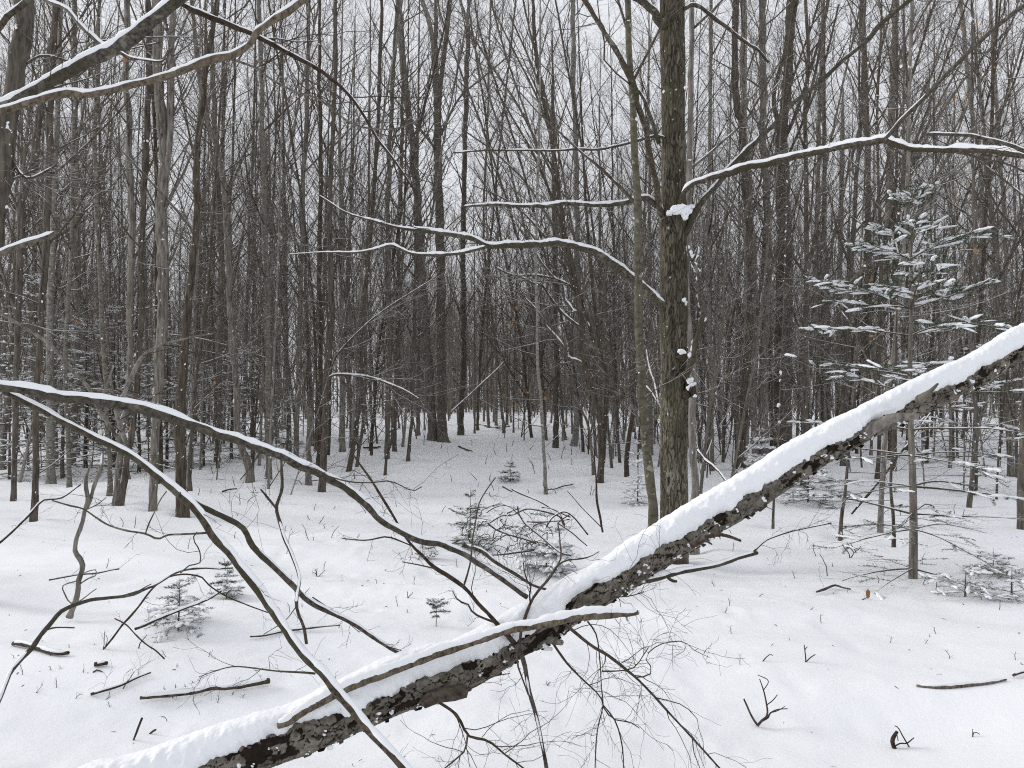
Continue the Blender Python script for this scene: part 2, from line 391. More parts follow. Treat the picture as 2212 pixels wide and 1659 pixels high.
def fallen_log():
    bot = np.array([(150,1815),(330,1757),(570,1664),(830,1556),(1000,1492),(1100,1437),(1190,1388),(1260,1337),(1300,1312),(1400,1247),(1500,1183),(1620,1113),(1760,1020),(1880,950),(2000,893),(2110,840),(2212,775),(2420,650),(2600,545)], float)
    x = bot[:, 0]; D = np.interp(x, [150, 600, 1300, 2212, 2600], [2.85, 3.0, 3.3, 3.9, 4.2]); R = np.interp(x, [150, 620, 1300, 1900, 2212, 2600], [.082, .074, .062, .052, .045, .038])
    tx = np.gradient(bot, axis=0); tx /= np.linalg.norm(tx, axis=1)[:, None]; nx = np.stack([tx[:, 1], -tx[:, 0]], 1)
    ax = bot + nx * (R * F / D)[:, None]
    P = np.array([at(a[0], a[1], d) for a, d in zip(ax, D)])
    Q = crom(np.c_[P, R], .0045); P, R = Q[:, :3], Q[:, 3]; n = len(P)
    s = np.r_[0, np.cumsum(np.linalg.norm(np.diff(P, axis=0), axis=1))]
    P = P + np.stack([s * 0, s * 0, .006 * vnoise(np.stack([s * 3, s * 0, s * 0], -1))], -1)
    root = thing('fallen_log', 'long fallen tree trunk with flaking grey bark under thick snow, leaning diagonally across the foreground', 'fallen log', tuple(P[0]))
    T, S, N = [a[0] for a in frames(P[None])]
    k = 110; th = np.arange(k) * 2 * math.pi / k
    c3 = np.stack([np.broadcast_to(s[:, None], (n, k)), R[:, None] * np.cos(th), R[:, None] * np.sin(th)], -1)
    cw = c3 + .022 * np.stack([fbm(c3 * 30, 4), fbm(c3 * 30 + 40, 4), fbm(c3 * 30 + 80, 4)], -1)
    f1, f2, idd = worley(cw * np.array([17, 30, 30])); edge = f2 - f1
    g1, g2, gid = worley(cw * np.array([60, 80, 80]) + 5)
    big = fbm(c3 * np.array([4, 6, 6]), 2)
    miss = ((idd + .55 * big) < .21).astype(float)
    crack = np.clip(1 - edge / (.07 + .08 * vnoise(c3 * 9)), 0, 1); c2 = np.clip(1 - (g2 - g1) / .12, 0, 1)
    h = .0045 * (idd - .5) - .007 * miss - .0055 * crack * (1 - miss) - .0018 * c2 * (1 - miss) + .0022 * fbm(c3 * 90, 3) + .006 * big
    tone = np.clip(.62 + .28 * (gid - .5) + .25 * (idd - .5) + .25 * fbm(c3 * np.array([10, 30, 30]), 3), .43, 1) * (1 - miss) + miss * (.05 + .22 * np.clip(gid, 0, 1))
    tone = np.where(crack * (1 - miss) > .55, .12, tone); tone = np.clip(tone + .10 * fbm(c3 * 60, 3), 0, 1)
    rr = R[:, None] * (1 + 0 * th) + h
    V = P[:, None] + S[:, None] * (rr * np.cos(th))[..., None] + N[:, None] * (rr * np.sin(th))[..., None]
    mb = MB(); col = np.stack([tone, .5 + .5 * fbm(c3 * 14, 3), tone * 0, tone * 0 + 1], -1).reshape(-1, 4)
    mb.add(V, grid_idx(1, n, k), col=col); mb.build('trunk', B_LOG, root, root.location)
    # loose bark flakes along the lower edge
    rng = np.random.default_rng(5); fm = MB()
    for i in rng.integers(10, n - 10, 420):
        a = rng.uniform(-2.3, .5); dr = S[i] * math.cos(a) + N[i] * math.sin(a); c = P[i] + dr * (R[i] + .001)
        tn = unit(np.cross(T[i], dr)); l = rng.uniform(.006, .022); w_ = rng.uniform(.005, .018); o = dr * rng.uniform(.002, .012)
        q = np.array([c - T[i] * w_, c + T[i] * w_, c + T[i] * w_ * .7 - tn * l + o, c - T[i] * w_ * .8 - tn * l * .8 + o]) + rng.normal(size=(4, 3)) * .0012
        th_ = dr * .0025
        V8 = np.vstack([q, q - th_]); fm.add(V8, [[0,1,2,3],[7,6,5,4],[0,4,5,1],[1,5,6,2],[2,6,7,3],[3,7,4,0]], col=np.tile([[rng.uniform(.05, .8), .5, 0, 1]], (8, 1)))
    fm.build('loose_bark', B_LOG, root, root.location, smooth=False)['kind'] = 'stuff'
    # snow blanket
    dep = np.interp(s / s[-1], [0, .25, .5, .75, .9, 1], [.085, .07, .066, .060, .044, .04]) * (1 + .24 * vnoise(np.stack([s * 2.2, s * 0, s * 0 + 3], -1)) + .10 * vnoise(np.stack([s * 7, s * 0, s * 0 + 6], -1)))
    kf = 64; u = np.linspace(-1, 1, kf)
    es = np.radians(50 + 10 * vnoise(np.stack([s * 2.1, s * 0, s * 0 + 1], -1))); e0 = 50 + 13 * vnoise(np.stack([s * 3.4, s * 0, s * 0], -1)) + 17 * vnoise(np.stack([s * 11, s * 0, s * 0 + 2], -1)) + 8 * vnoise(np.stack([s * 31, s * 0, s * 0 + 4], -1)) + 5 * vnoise(np.stack([s * 85, s * 0, s * 0 + 8], -1))
    e0 = e0 - np.interp(s / s[-1], [.6, .85], [0, 10]); e0 = np.radians(np.clip(e0, 18, 110)); eb = np.radians(85)
    ph = np.where(u[None] > 0, u[None] * es[:, None] + np.clip(u[None], 0, 1) ** 9 * (e0 - es)[:, None], u[None] * eb); prof = np.clip(1 - np.abs(u) ** 3.2, 0, 1) ** .6
    side = R[:, None] * np.sin(ph) * 1.0 + .016 * np.sin(u * math.pi / 2)[None] * prof[None] ** .3 * np.sign(1)
    upw = R[:, None] * np.cos(ph) + dep[:, None] * prof[None]
    V = P[:, None] + S[:, None] * side[..., None] + N[:, None] * upw[..., None]
    out = unit(S[:, None] * np.sin(ph)[..., None] + N[:, None] * np.cos(ph)[..., None])
    ed = np.clip(np.abs(u) * 1.5 - .25, 0, 1)[None]
    V = V + out * ((.0025 + .008 * ed) * (vnoise(V * 38)) + .003 * ed * vnoise(V * 110) + .002 * fbm(V * 75, 2) + .004)[..., None]
    V[:, 0] -= out[:, 0] * .012; V[:, -1] -= out[:, -1] * .012
    sm = MB(); sm.add(V, grid_idx(1, n, kf, False)); rng = np.random.default_rng(8)
    idx = rng.integers(20, n - 20, 120); a = np.radians(rng.uniform(-50, 20, 120)); dirs = S[idx] * np.cos(a)[:, None] + N[idx] * np.sin(a)[:, None]
    rr_ = rng.uniform(.003, .009, 120) * np.where(rng.random(120) < .12, 2.0, 1)
    for c_, r_ in zip(P[idx] + dirs * R[idx][:, None] * .99, rr_):
        m_ = rng.integers(2, 5); blobs(sm, c_ + rng.normal(size=(m_, 3)) * r_ * .7, np.outer(rng.uniform(.5, 1, m_) * r_, [1.2, .5, .8]), rng, 10, 8, .9)
    sm.build('snow', SNOW, root, root.location)
    # broken stubs of the log
    for pts, Dd, w, sn in (('1868,938 1895,922 1935,905 1984,900', [3.65, 3.55], [26, 24, 22, 15], .0), ('1985,865 2002,852 2026,829', [3.62, 3.5], [22, 12, 5], 0), ('1525,1160 1550,1155 1572,1158 1600,1168', [3.3, 3.15], [9, 7, 5], 0), ('1495,1178 1520,1168 1538,1176', [3.3, 3.2], [14, 9, 3], 0), ('1180,1375 1195,1385 1212,1388', [3.25, 3.1], [20, 14, 11], 0), ('1548,1135 1552,1150 1556,1165', [3.3, 3.25], [9, 5, 1], 0)):
        limb(root, pts, Dd, w, B_STICK if w[0] < 20 else B_GREY, 'stub', snow=sn, seed=int(w[0]), jit=.15, step=.008)
    # the dark slab of rotten bark hanging below
    mbs = MB(); c = [at(*q, 3.05) for q in ((905, 1516), (925, 1496), (960, 1488), (1000, 1482), (1012, 1492), (1008, 1506), (985, 1512), (950, 1518), (918, 1528))]
    c = np.array(c); cc = c.mean(0); ring = np.vstack([c, c + np.array([0, .03, .0])]); m = len(c)
    ring = ring + RNG.normal(size=ring.shape) * .002
    mbs.add(np.vstack([ring, [cc + [0, -.01, 0]], [cc + [0, .035, 0]]]), [[i, i + m, (i + 1) % m + m, (i + 1) % m] for i in range(m)], [[i, (i + 1) % m, 2 * m] for i in range(m)] + [[m + (i + 1) % m, m + i, 2 * m + 1] for i in range(m)])
    mbs.build('rotten_slab', B_STICK, root, root.location, smooth=False)
    return P, R
LOGP, LOGR = fallen_log()

def heroes():
    multi('broken_branch', 'barkless weathered branch with snow on top lying along the front of the fallen log', 'branch',
        [('600,1568 625,1557 680,1522 749,1489 810,1466 867,1444 915,1424 969,1406 1020,1388 1069,1373 1110,1361 1163,1349 1210,1339 1258,1330 1320,1327 1379,1323', [2.93, 3.05, 3.02], [14, 19, 20, 18, 19, 16, 17, 18, 15, 9], dict(snow=.022, cover=1.2)),
         ('1340,1326 1352,1330 1355,1341', 3.02, [6, 2], {})], B_WEATH, step=.012)
    multi('forked_limb', 'big dead limb forking at the left edge, snow-capped arms running down to the log', 'limb',
        [('-240,800 -100,820 0,842 60,850 120,862 190,869 260,880 340,896 450,928 520,955 560,972 610,985 660,1014 720,1038 760,1064 790,1085 825,1120 880,1156 920,1172 960,1177 1010,1205 1060,1235 1100,1262 1138,1290', [2.6, 2.8, 3.1, 3.5], [20, 19, 20, 20, 18, 18, 15, 14, 13, 11], dict(snow=.017, cover=1.3, twigs=9, tl=(.03, .22), jit=.45)),
         ('10,846 60,868 130,907 200,943 270,980 330,1022 390,1070 430,1105 460,1150 490,1187 560,1272 585,1310 610,1343 650,1400 700,1457 760,1530 830,1607 890,1668 960,1735', [2.8, 2.75, 2.4], [14, 14, 15, 17, 18, 19, 19, 19, 18], dict(snow=.009, cover=1.05, steep=.95, twigs=8, tl=(.02, .14), jit=.4)),
         ('385,1066 440,1094 510,1128 532,1152 545,1178 570,1205 590,1222 640,1272 665,1296 700,1316 760,1348 820,1386 868,1414', [2.75, 3.0, 3.2], [13, 13, 12, 11, 9, 7], dict(snow=.005, cover=.75)),
         ('1000,1178 1040,1190 1068,1212 1110,1238 1150,1262 1185,1275', [3.35, 3.6], [9, 8, 5], dict(snow=.005)),
         ('446,1151 400,1153 363,1155 340,1164 314,1153 272,1145 227,1130 181,1100 150,1092 113,1081', [2.72, 3.2], [5, 4, 4, 3], dict(jit=.4, twigs=5, tl=(.03, .12))),
         ('314,1153 322,1130 333,1108 345,1082 359,1062', [3.0, 2.9], [3, 2.5], {}),
         ('620,1000 680,1020 750,1040 800,1043 846,1040 890,1060 910,1052', [3.0, 3.2], [4, 3, 2], dict(twigs=9, tl=(.05, .3), jit=.5)),
         ('565,972 540,1010 520,1035', [3.0, 3.0], [3, 2], dict(twigs=3)),
         ('675,1290 720,1320 753,1346 775,1365', [3.1, 3.1], [3, 1.5], dict(twigs=6, tl=(.04, .15))),
         ('800,1373 820,1390 850,1400 900,1415', [3.15, 3.15], [3, 1.5], dict(twigs=4, tl=(.04, .12))),
         ('680,1455 600,1450 520,1440 480,1445 430,1462', [2.65, 2.9], [4, 3, 2], dict(twigs=9, tl=(.05, .25), jit=.5)),
         ], None, twigs=0)
    multi('dead_branch', 'thin grey dead branch hooked over the snowy limb near the left edge', 'branch',
        [('-20,650 0,676 67,716 117,756 150,800 187,836 207,876 233,916 267,960 300,995', [3.3, 2.85], [5, 6, 7, 7, 8, 6], dict(snow=0, cover=.3, steep=.8, twigs=6, tl=(.1, .4))),
         ('207,872 225,850 238,812 245,790', [2.95, 2.95], [5, 3], {}),
         ('280,985 250,890 262,860 300,780 330,752 380,736 460,720', [2.9, 3.6], [8, 10, 6, 3], dict(twigs=8, tl=(.15, .5)))], B_GREY, jit=.4)
    multi('forked_sapling', 'knobbly forked stem rising off the long snowy limb, frosted along one side', 'sapling',
        [('662,1390 655,1355 644,1331 640,1300 646,1265 647,1250 640,1225 625,1191 612,1150 598,1100 606,1070 610,1050 609,1010 608,970', [2.62, 3.2], [6, 7, 8, 8, 7, 6, 5], dict(snow=.001, cover=.3, steep=1.2)),
         ('598,1100 582,1080 564,1058', [3.0, 3.0], [5, 4], {}),
         ('640,1310 615,1340 570,1370', [2.7, 2.9], [2, 1.5], dict(twigs=3))], B_STICK, jit=.5, twigs=4, tl=(.03, .1))
    multi('bent_sapling', 'crooked twiggy sapling pinned under the log and splaying up out of its middle', 'sapling',
        [('1116,1395 1095,1368 1074,1346 1040,1310 1003,1270 970,1245 938,1228 915,1205 889,1179 870,1150 855,1123 835,1090 817,1062 800,1035 775,1000 765,985', [3.12, 3.5], [12, 9, 8, 7, 6, 6, 5, 4], dict(twigs=5, tl=(.1, .45))),
         ('1074,1346 1050,1338 1022,1325 1010,1305 990,1298 978,1278', [3.15, 3.1], [5, 4, 2], dict(twigs=4, tl=(.03, .12))),
         ('889,1179 855,1165 832,1160 790,1168 740,1163', [3.3, 3.3], [3.5, 3, 2], dict(twigs=3, tl=(.04, .15))),
         ('938,1228 905,1220 870,1214', [3.25, 3.2], [3, 2], dict(twigs=3, tl=(.04, .15))),
         ('1001,1268 1010,1240 1017,1207 1020,1166 1027,1125 1033,1091 1045,1066 1070,1032', [3.2, 3.2], [4, 3.5, 3, 3, 2.5], dict(twigs=3, tl=(.06, .2))),
         ('1122,1397 1128,1360 1147,1304 1165,1275 1183,1254 1195,1236 1205,1220 1225,1209 1250,1207 1275,1202 1293,1192', [3.1, 3.4], [7, 6, 6, 5, 3, 2], dict(twigs=6, tl=(.06, .25))),
         ('1204,1222 1212,1202 1209,1175 1208,1149 1204,1130 1230,1112', [3.3, 3.3], [3.5, 2.5], dict(twigs=3, tl=(.06, .25))),
         ('1146,1306 1144,1286 1147,1269 1135,1245 1130,1215', [3.15, 3.2], [4, 3, 2], dict(twigs=9, tl=(.15, .4), up=.6)),
         ('1116,1392 1130,1425 1141,1485 1150,1520 1156,1542 1162,1570 1167,1599 1179,1659 1190,1720', [3.1, 2.9], [10, 9, 9, 8, 8], dict(snow=.001, steep=1.3, cover=.28, twigs=4, tl=(.1, .3))),
         ('1118,1400 1118,1435 1130,1470 1141,1500', [3.08, 3.0], [4, 3], {}),
         ('1130,1385 1160,1365 1185,1345', [3.08, 3.1], [5, 3], {})], B_STICK, jit=.4)
    multi('hanging_branch', 'long thin branch trailing down to the right from under the log with hair-fine side twigs', 'branch',
        [('1195,1330 1220,1349 1266,1387 1290,1403 1315,1417 1371,1463 1409,1501 1454,1550 1504,1603 1553,1656 1600,1710', [3.2, 3.0, 2.8], [7, 7, 6, 5, 4.5, 4, 3], dict(twigs=18, tl=(.08, .42), up=-.9, jit=.4)),
         ('1371,1463 1400,1460 1408,1445 1395,1425 1404,1407 1433,1390 1475,1386 1500,1405 1532,1420', [2.95, 2.9], [3, 2.5, 2, 1.6, 1.2], dict(twigs=9, tl=(.06, .25))),
         ('1300,1450 1340,1448 1371,1440 1400,1400', [3.0, 3.0], [3, 2], dict(twigs=8, tl=(.06, .3))),
         ('1269,1342 1288,1372 1296,1433 1299,1485 1303,1523 1293,1565 1288,1599 1285,1670', [3.2, 2.9], [3.5, 3, 2.6, 2.2, 2], dict(twigs=9, tl=(.08, .35), up=-.9)),
         ('1303,1523 1330,1560 1345,1620 1347,1680', [3.0, 2.9], [3, 2], dict(twigs=4, up=-.6)),
         ], B_STICK, jit=.35)
    multi('drooping_branch', 'thin branch drooping below the broken stub under the middle of the log', 'branch',
        [('1194,1389 1210,1412 1228,1436 1258,1467 1296,1504 1303,1527 1325,1553 1360,1560 1380,1572', [3.15, 3.0], [4, 3.5, 3, 2.2, 1.6], dict(twigs=10, tl=(.08, .4), up=-.5)),], B_STICK, jit=.35)
    multi('root_twig', 'crooked dark branch creeping out below the rotten slab of bark', 'branch',
        [('945,1515 957,1523 975,1535 991,1550 1010,1587 1030,1595 1056,1603 1093,1633 1120,1652 1150,1675', [3.0, 2.8], [7, 6, 5, 4, 3.5], dict(twigs=13, tl=(.1, .4))),
         ('1010,1587 1005,1620 985,1640 960,1660', [2.9, 2.8], [4, 3], dict(twigs=7, tl=(.1, .35))),
         ('1010,1490 1040,1475 1060,1462 1100,1455', [3.0, 3.0], [4, 2], dict(twigs=6, tl=(.06, .2)))], B_STICK, jit=.5)
    multi('snowy_branch', 'curved brown branch with a strip of snow sticking out right from beneath the log', 'branch',
        [('1230,1300 1270,1287 1311,1272 1371,1260 1400,1258 1439,1247 1477,1236 1541,1225 1570,1216 1598,1206 1636,1194', [3.3, 3.4], [12, 13, 14, 13, 10, 9, 8, 7], dict(snow=.018, cover=1.3)),
         ('1443,1247 1452,1254 1462,1256', [3.3, 3.3], [9, 5], {}),
         ('1628,1192 1645,1175 1659,1165 1700,1150 1740,1141 1795,1130', [3.45, 3.6], [4, 3.5, 3], dict(snow=.004, cover=.8, twigs=9, tl=(.05, .25))),
         ('1318,1290 1360,1288 1390,1278', [3.25, 3.2], [3, 2], dict(twigs=14, tl=(.1, .5), up=-.6))], B_LIMB, jit=.3)
    # branches crossing the top left corner
    multi('overhanging_limb', 'thick dark limb with a ridge of snow rising across the top left corner', 'limb',
        [('-300,330 -120,272 0,234 67,203 133,166 200,133 250,106 275,86 300,67 325,46 350,27 390,0 470,-60 560,-130', [3.3, 3.5, 3.6], [22, 22, 24, 23, 21, 20, 18], dict(snow=.022, cover=1.1, twigs=4, tl=(.2, .6))),
         ('255,110 275,122 290,127 320,131 345,133 360,126', [3.5, 3.4], [5, 4, 3], dict(snow=.006, cover=1.2)),
         ('165,145 190,100 215,89 260,86 340,80 420,80', [3.5, 3.7], [4, 3, 2], dict(snow=.003, twigs=6))], B_LIMB)
    multi('overhanging_branch', 'peeling reddish brown branch with thin snow sagging below the thick limb, top left', 'branch',
        [('-250,300 -100,262 0,243 67,220 120,207 157,200 183,204 220,199 250,193 317,175 383,158 433,138 475,125 500,120 533,102 548,85 553,73 570,58 590,43 620,24 660,-5 740,-60', [3.1, 3.3, 3.4], [15, 14, 15, 15, 14, 13, 13, 12, 11], dict(snow=.011, cover=.95)),
         ('500,128 553,147 586,170 636,197 686,213 736,250 770,270 800,277 836,280 865,276 886,267 906,257', [3.4, 4.2], [5, 4.5, 4, 4, 3.5, 3], dict(twigs=7, tl=(.15, .6)))], B_WEATH, jit=.35)
    multi('overhanging_branch', 'thin snowy branch dropping from the top edge onto the thick limb, top left', 'branch',
        [('60,-25 93,0 140,20 155,35 167,52 185,66 200,79 215,93 230,101 250,112', [3.7, 3.5], [8, 8, 8, 9], dict(snow=.010, cover=1.0, twigs=5, tl=(.2, .5)))], B_GREY, jit=.4)
    multi('overhanging_branch', 'long dark branch slanting down to the right from behind the limb tops, upper left', 'branch',
        [('330,-40 390,8 430,26 467,44 517,64 560,84 620,110 670,138 713,168 753,207 786,253 815,300 850,345 900,420', [4.4, 5.2], [9, 9, 10, 8, 6, 5, 4], dict(snow=.008, cover=.8, twigs=22, tl=(.3, 1.0))),
         ('560,84 600,84 640,90 690,88', [4.8, 4.8], [3, 2], dict(snow=.004, twigs=4))], B_STICK, jit=.35)
    multi('overhanging_branch', 'short dark thick branch end cutting the topmost left corner', 'branch',
        [('-60,105 0,57 20,30 50,8 90,-30', [3.2, 3.4], [14, 13, 12], dict(snow=.012, cover=1))], B_LIMB)
    multi('broken_branch', 'snapped brown branch tip pointing right at the left edge, snow on top, halfway up', 'branch',
        [('-220,640 -60,570 0,548 35,534 67,522 95,513 122,500', [2.9, 3.1], [15, 14, 12, 9, 5], dict(snow=.014, cover=1.2))], B_WEATH)
    # branches in from the right edge
    multi('broken_branch', 'grey snapped branch tip reaching in from the right edge above the fir', 'branch',
        [('1999,290 2030,289 2089,292 2120,298 2155,306 2185,314 2230,330 2330,345', [3.6, 3.7], [6, 7, 8, 9, 11], dict(snow=.008, cover=1.2, twigs=2, tl=(.1, .4))), ], B_LIMB)
    root, _ = multi('thin_branch', 'thin dark branch coming in from the right edge just below the snapped one', 'branch',
        [('2065,330 2095,335 2122,343 2170,352 2212,370 2300,410', [4, 3.9], [3, 4, 5], dict(twigs=12, tl=(.2, .6)))], B_STICK)
heroes()

# ------------------------------------------------------------------ the big maple
def maple():
    Dm = 7.45
    ctr = [(1455, 1225, 66), (1456, 1180, 63), (1456, 1069, 61), (1455, 950, 60), (1454, 849, 56), (1455, 750, 58), (1455, 683, 61), (1455, 600, 60), (1454, 516, 61), (1455, 480, 62), (1455, 450, 60), (1454, 400, 53), (1454, 333, 52), (1454, 167, 52), (1452, 60, 53), (1452, 0, 53), (1450, -120, 48), (1446, -400, 40), (1440, -900, 26), (1440, -1500, 12)]
    P = np.array([at(x, y, Dm) for x, y, w in ctr]); R = np.array([w for *_, w in ctr]) * Dm / F / 2
    base = P[0].copy(); base[2] = gz(base[0], base[1]); P = np.vstack([[base[0], base[1], base[2] - .25], P]); R = np.r_[R[0] * 1.15, R]
    TREE_XY.append((base[0], base[1])); root = thing('maple_tree', 'thick old trunk with deep furrowed olive bark, largest tree, right of centre', 'tree', tuple(base))
    Q = crom(np.c_[P, R], .009); Q = Q[Q[:, 2] < 6.4]; P0, R0 = Q[:, :3], Q[:, 3]; n = len(P0)
    k = 150; th = np.arange(k) * 2 * math.pi / k; z = P0[:, 2]
    c3 = np.stack([np.broadcast_to(R0[:, None] * np.cos(th), (n, k)), np.broadcast_to(R0[:, None] * np.sin(th), (n, k)), np.broadcast_to(z[:, None], (n, k))], -1)
    w3 = c3 + .016 * np.stack([fbm(c3 * 9, 3), fbm(c3 * 9 + 30, 3), 4 * fbm(c3 * 9 + 60, 3)], -1)
    f1, f2, idd = worley(w3 * np.array([40, 40, 6.5])); e = f2 - f1
    g1, g2, gid = worley(w3 * np.array([58, 58, 12]) + 3)
    fis = np.clip(1 - e / (.16 + .12 * vnoise(c3 * np.array([14, 14, 4]))), 0, 1); rid = .5 + .5 * fbm(w3 * np.array([70, 70, 9]), 3)
    h = .006 * (idd - .5) - .010 * fis + .006 * rid - .003 * np.clip(1 - (g2 - g1) / .15, 0, 1) + .010 * fbm(c3 * np.array([5, 5, 1.2]), 2)
    rr = R0[:, None] - .004 + h
    V = P0[:, None] + np.stack([rr * np.cos(th), rr * np.sin(th), 0 * rr], -1)
    tone = np.clip((.62 + .30 * (idd - .5)) * (1 - .8 * fis) + .35 * (rid - .5), 0, 1)
    pale = np.clip((fbm(c3 * np.array([6, 6, 1.5]) + 11, 3)) * 3 + np.interp(z, [.2, 1.5, 2.2], [.9, .5, -.4])[:, None] - .2, 0, 1); tone = np.clip(tone + pale * .35 * (1 - fis), 0, 1)
    mb = MB(); mb.add(V, grid_idx(1, n, k), col=np.stack([tone, .5 + .45 * fbm(c3 * np.array([9, 9, 2]), 3), tone * 0, tone * 0 + 1], -1).reshape(-1, 4))
    mb.build('trunk', B_MAPLE, root, root.location)
    hi = Q = crom(np.c_[P, R], .2); hi = hi[hi[:, 2] > 6.2]; m2 = MB(); tubes(m2, hi[None, :, :3], hi[None, :, 3] * .97, 16)
    m2.build('upper_trunk', B_GREY, root, root.location)
    tm = MB(); sm = MB()
    def br(pts, D, w, snow=0., tw=0, tl=(.2, .6), own=True, **k_):
        mm, ss, tm = MB(), MB(), MB(); P_, R_ = limb(root, pts, D, w, mbs=(mm, ss), tmb=tm, snow=snow, twigs=tw, tl=tl, seed=int(abs(hash(pts[:6])) % 1000) if False else len(pts), **k_)
        bo = mm.build('branch', k_.get('mat') or B_LIMB, root, root.location); ss.build('snow', SNOW, bo, root.location); tm.build('twigs', B_STICK, bo, root.location)
    br('1455,520 1478,505 1486,490 1502,455 1525,423 1552,393 1589,350 1636,302 1672,267 1702,232 1765,182 1822,128 1872,88 1905,51 1955,8 2040,-60 2150,-140', [7.4, 7.2, 6.4], [17, 12, 10, 9, 9, 8.5, 8, 8, 8, 7], .012, 14, (.3, 1.0), cover=.45, steep=.95)
    br('1468,450 1470,430 1480,410 1502,394 1520,390 1536,383 1569,377 1602,364 1659,354 1705,341 1750,331 1789,324 1820,318 1855,312 1885,308 1909,303 1922,308 1945,313 1972,321 2039,325 2122,326 2170,331 2212,336 2300,345', [7.3, 6.9, 6.2, 5.6], [11, 9, 15, 15, 14, 13, 13, 12, 11, 10, 11, 12], .028, 5, (.2, .6), cover=1.2)
    br('1909,303 1925,285 1939,267 1965,240 1989,217 2055,150 2122,85 2189,28 2260,-25', [6.2, 5.6], [8, 7, 8, 9, 7], .004, 12, (.3, 1.1), cover=.2)
    br('1440,665 1422,646 1402,629 1385,614 1369,603 1336,579 1302,556 1280,544 1256,536 1212,525 1170,527 1136,528 1069,532 1046,530 1025,518 1003,511 936,501 870,494 820,481 770,467 736,453 713,437 686,420', [7.4, 7.1, 6.8, 6.6], [20, 17, 17, 15, 14, 13, 13, 11, 8, 6, 4, 3, 1.2], .030, 16, (.2, .9), cover=1.2)
    br('1052,532 1040,537 1003,545 975,549 953,550 920,550 886,547 860,535 840,530 780,545 700,545 620,550', [6.7, 6.7], [7, 7, 6, 5, 3, 2, 1], .022, 10, (.2, .7), cover=1.1)
    br('1435,465 1421,448 1405,436 1396,428 1380,430 1369,434 1335,441 1302,443 1260,441 1219,439 1195,444 1169,446 1120,446 1069,443 1000,446', [7.4, 7.0], [13, 13, 10, 8, 8, 7, 6, 5, 3], .022, 8, (.2, .8), cover=1.1)
    br('1440,300 1416,294 1385,302 1362,308 1320,318 1286,323 1246,322 1196,325 1069,325 980,330', [7.4, 7], [6, 5, 4, 4, 3], .008, 8, (.3, .9), cover=.6)
    br('1440,60 1422,44 1416,30 1409,20 1395,8 1382,0 1340,-20 1280,-50', [7.4, 7.3], [18, 17, 15, 13], .010, 3, cover=.7)
    br('1440,500 1427,462 1423,430 1419,400 1413,366 1406,333 1396,277 1386,247 1376,217 1366,180 1350,145 1330,110 1300,60 1275,20 1255,-10', [7.42, 7.0, 6.8], [14, 14, 13, 12, 12, 11, 10], .012, 9, (.3, 1.0), cover=.35, steep=1.0)
    br('1424,310 1412,270 1400,235 1388,210 1378,195', [7.42, 7.2], [9, 9, 6], .02, 0, cover=.9, steep=1.1)
    br('1475,815 1485,805 1496,776 1500,760 1502,743 1508,722 1512,703 1517,685 1516,666 1513,650 1511,633 1511,612 1509,593 1503,578 1496,566 1489,552 1484,530', [7.3, 7.15], [16, 13, 11, 10, 11, 10, 10, 9, 6, 3], 0, 3, (.1, .35))
    br('1496,562 1503,552 1507,534', [7.15, 7.1], [6, 3], 0)
    br('1477,20 1500,12 1530,30 1570,60 1600,85 1640,110 1660,135', [7.4, 8.0], [9, 8, 7, 5], .01, 8, (.3, .9), cover=.7)
    # snow plastered on the crotch, the burls and the frosted snag
    rng = np.random.default_rng(21)
    lumps = [(1472, 452, 20, 13), (1458, 455, 13, 12), (1484, 458, 14, 10), (1492, 446, 9, 5), (1480, 468, 8, 10), (1446, 460, 8, 7), (1490, 547, 6, 7), (1486, 536, 4, 7), (1507, 540, 4, 8), (1497, 555, 12, 6), (1499, 574, 6, 9), (1505, 583, 8, 6), (1508, 603, 5, 6), (1510, 640, 5, 11), (1512, 657, 5, 8), (1516, 675, 6, 6), (1518, 690, 9, 6), (1499, 743, 6, 9), (1494, 752, 5, 8), (1490, 768, 5, 9), (1474, 759, 11, 6), (1469, 762, 6, 5), (1477, 648, 5, 6), (1482, 655, 3, 6), (1490, 822, 9, 8), (1496, 830, 8, 6), (1486, 838, 4, 7), (1501, 855, 5, 4), (1481, 190, 4, 5), (1434, 198, 3, 3)]
    for x, y, a, b in lumps:
        for _ in range(7):
            x2 = x + rng.uniform(-.55, .55) * a; y2 = y + rng.uniform(-.45, .45) * b; s_ = Dm / F
            blobs(sm, [at(x2, y2, Dm - .15 + (.0 if x > 1480 else -R0.mean() * .75 * math.sqrt(max(0, 1 - ((x2 - 1455) / 32) ** 2))))], np.array([[a * .52 * s_, .028, b * .5 * s_]]), rng, 12, 9, .3)
    sm.build('snow', SNOW, root, root.location)
    bm = MB()
    for x, y, a in ((1490, 838, 10), (1473, 772, 11), (1497, 850, 7), (1480, 852, 9)): blobs(bm, [at(x, y, Dm - .1)], np.array([a * .0052]), rng, 12, 9, .4)
    bm.build('burl', B_STICK, root, root.location)

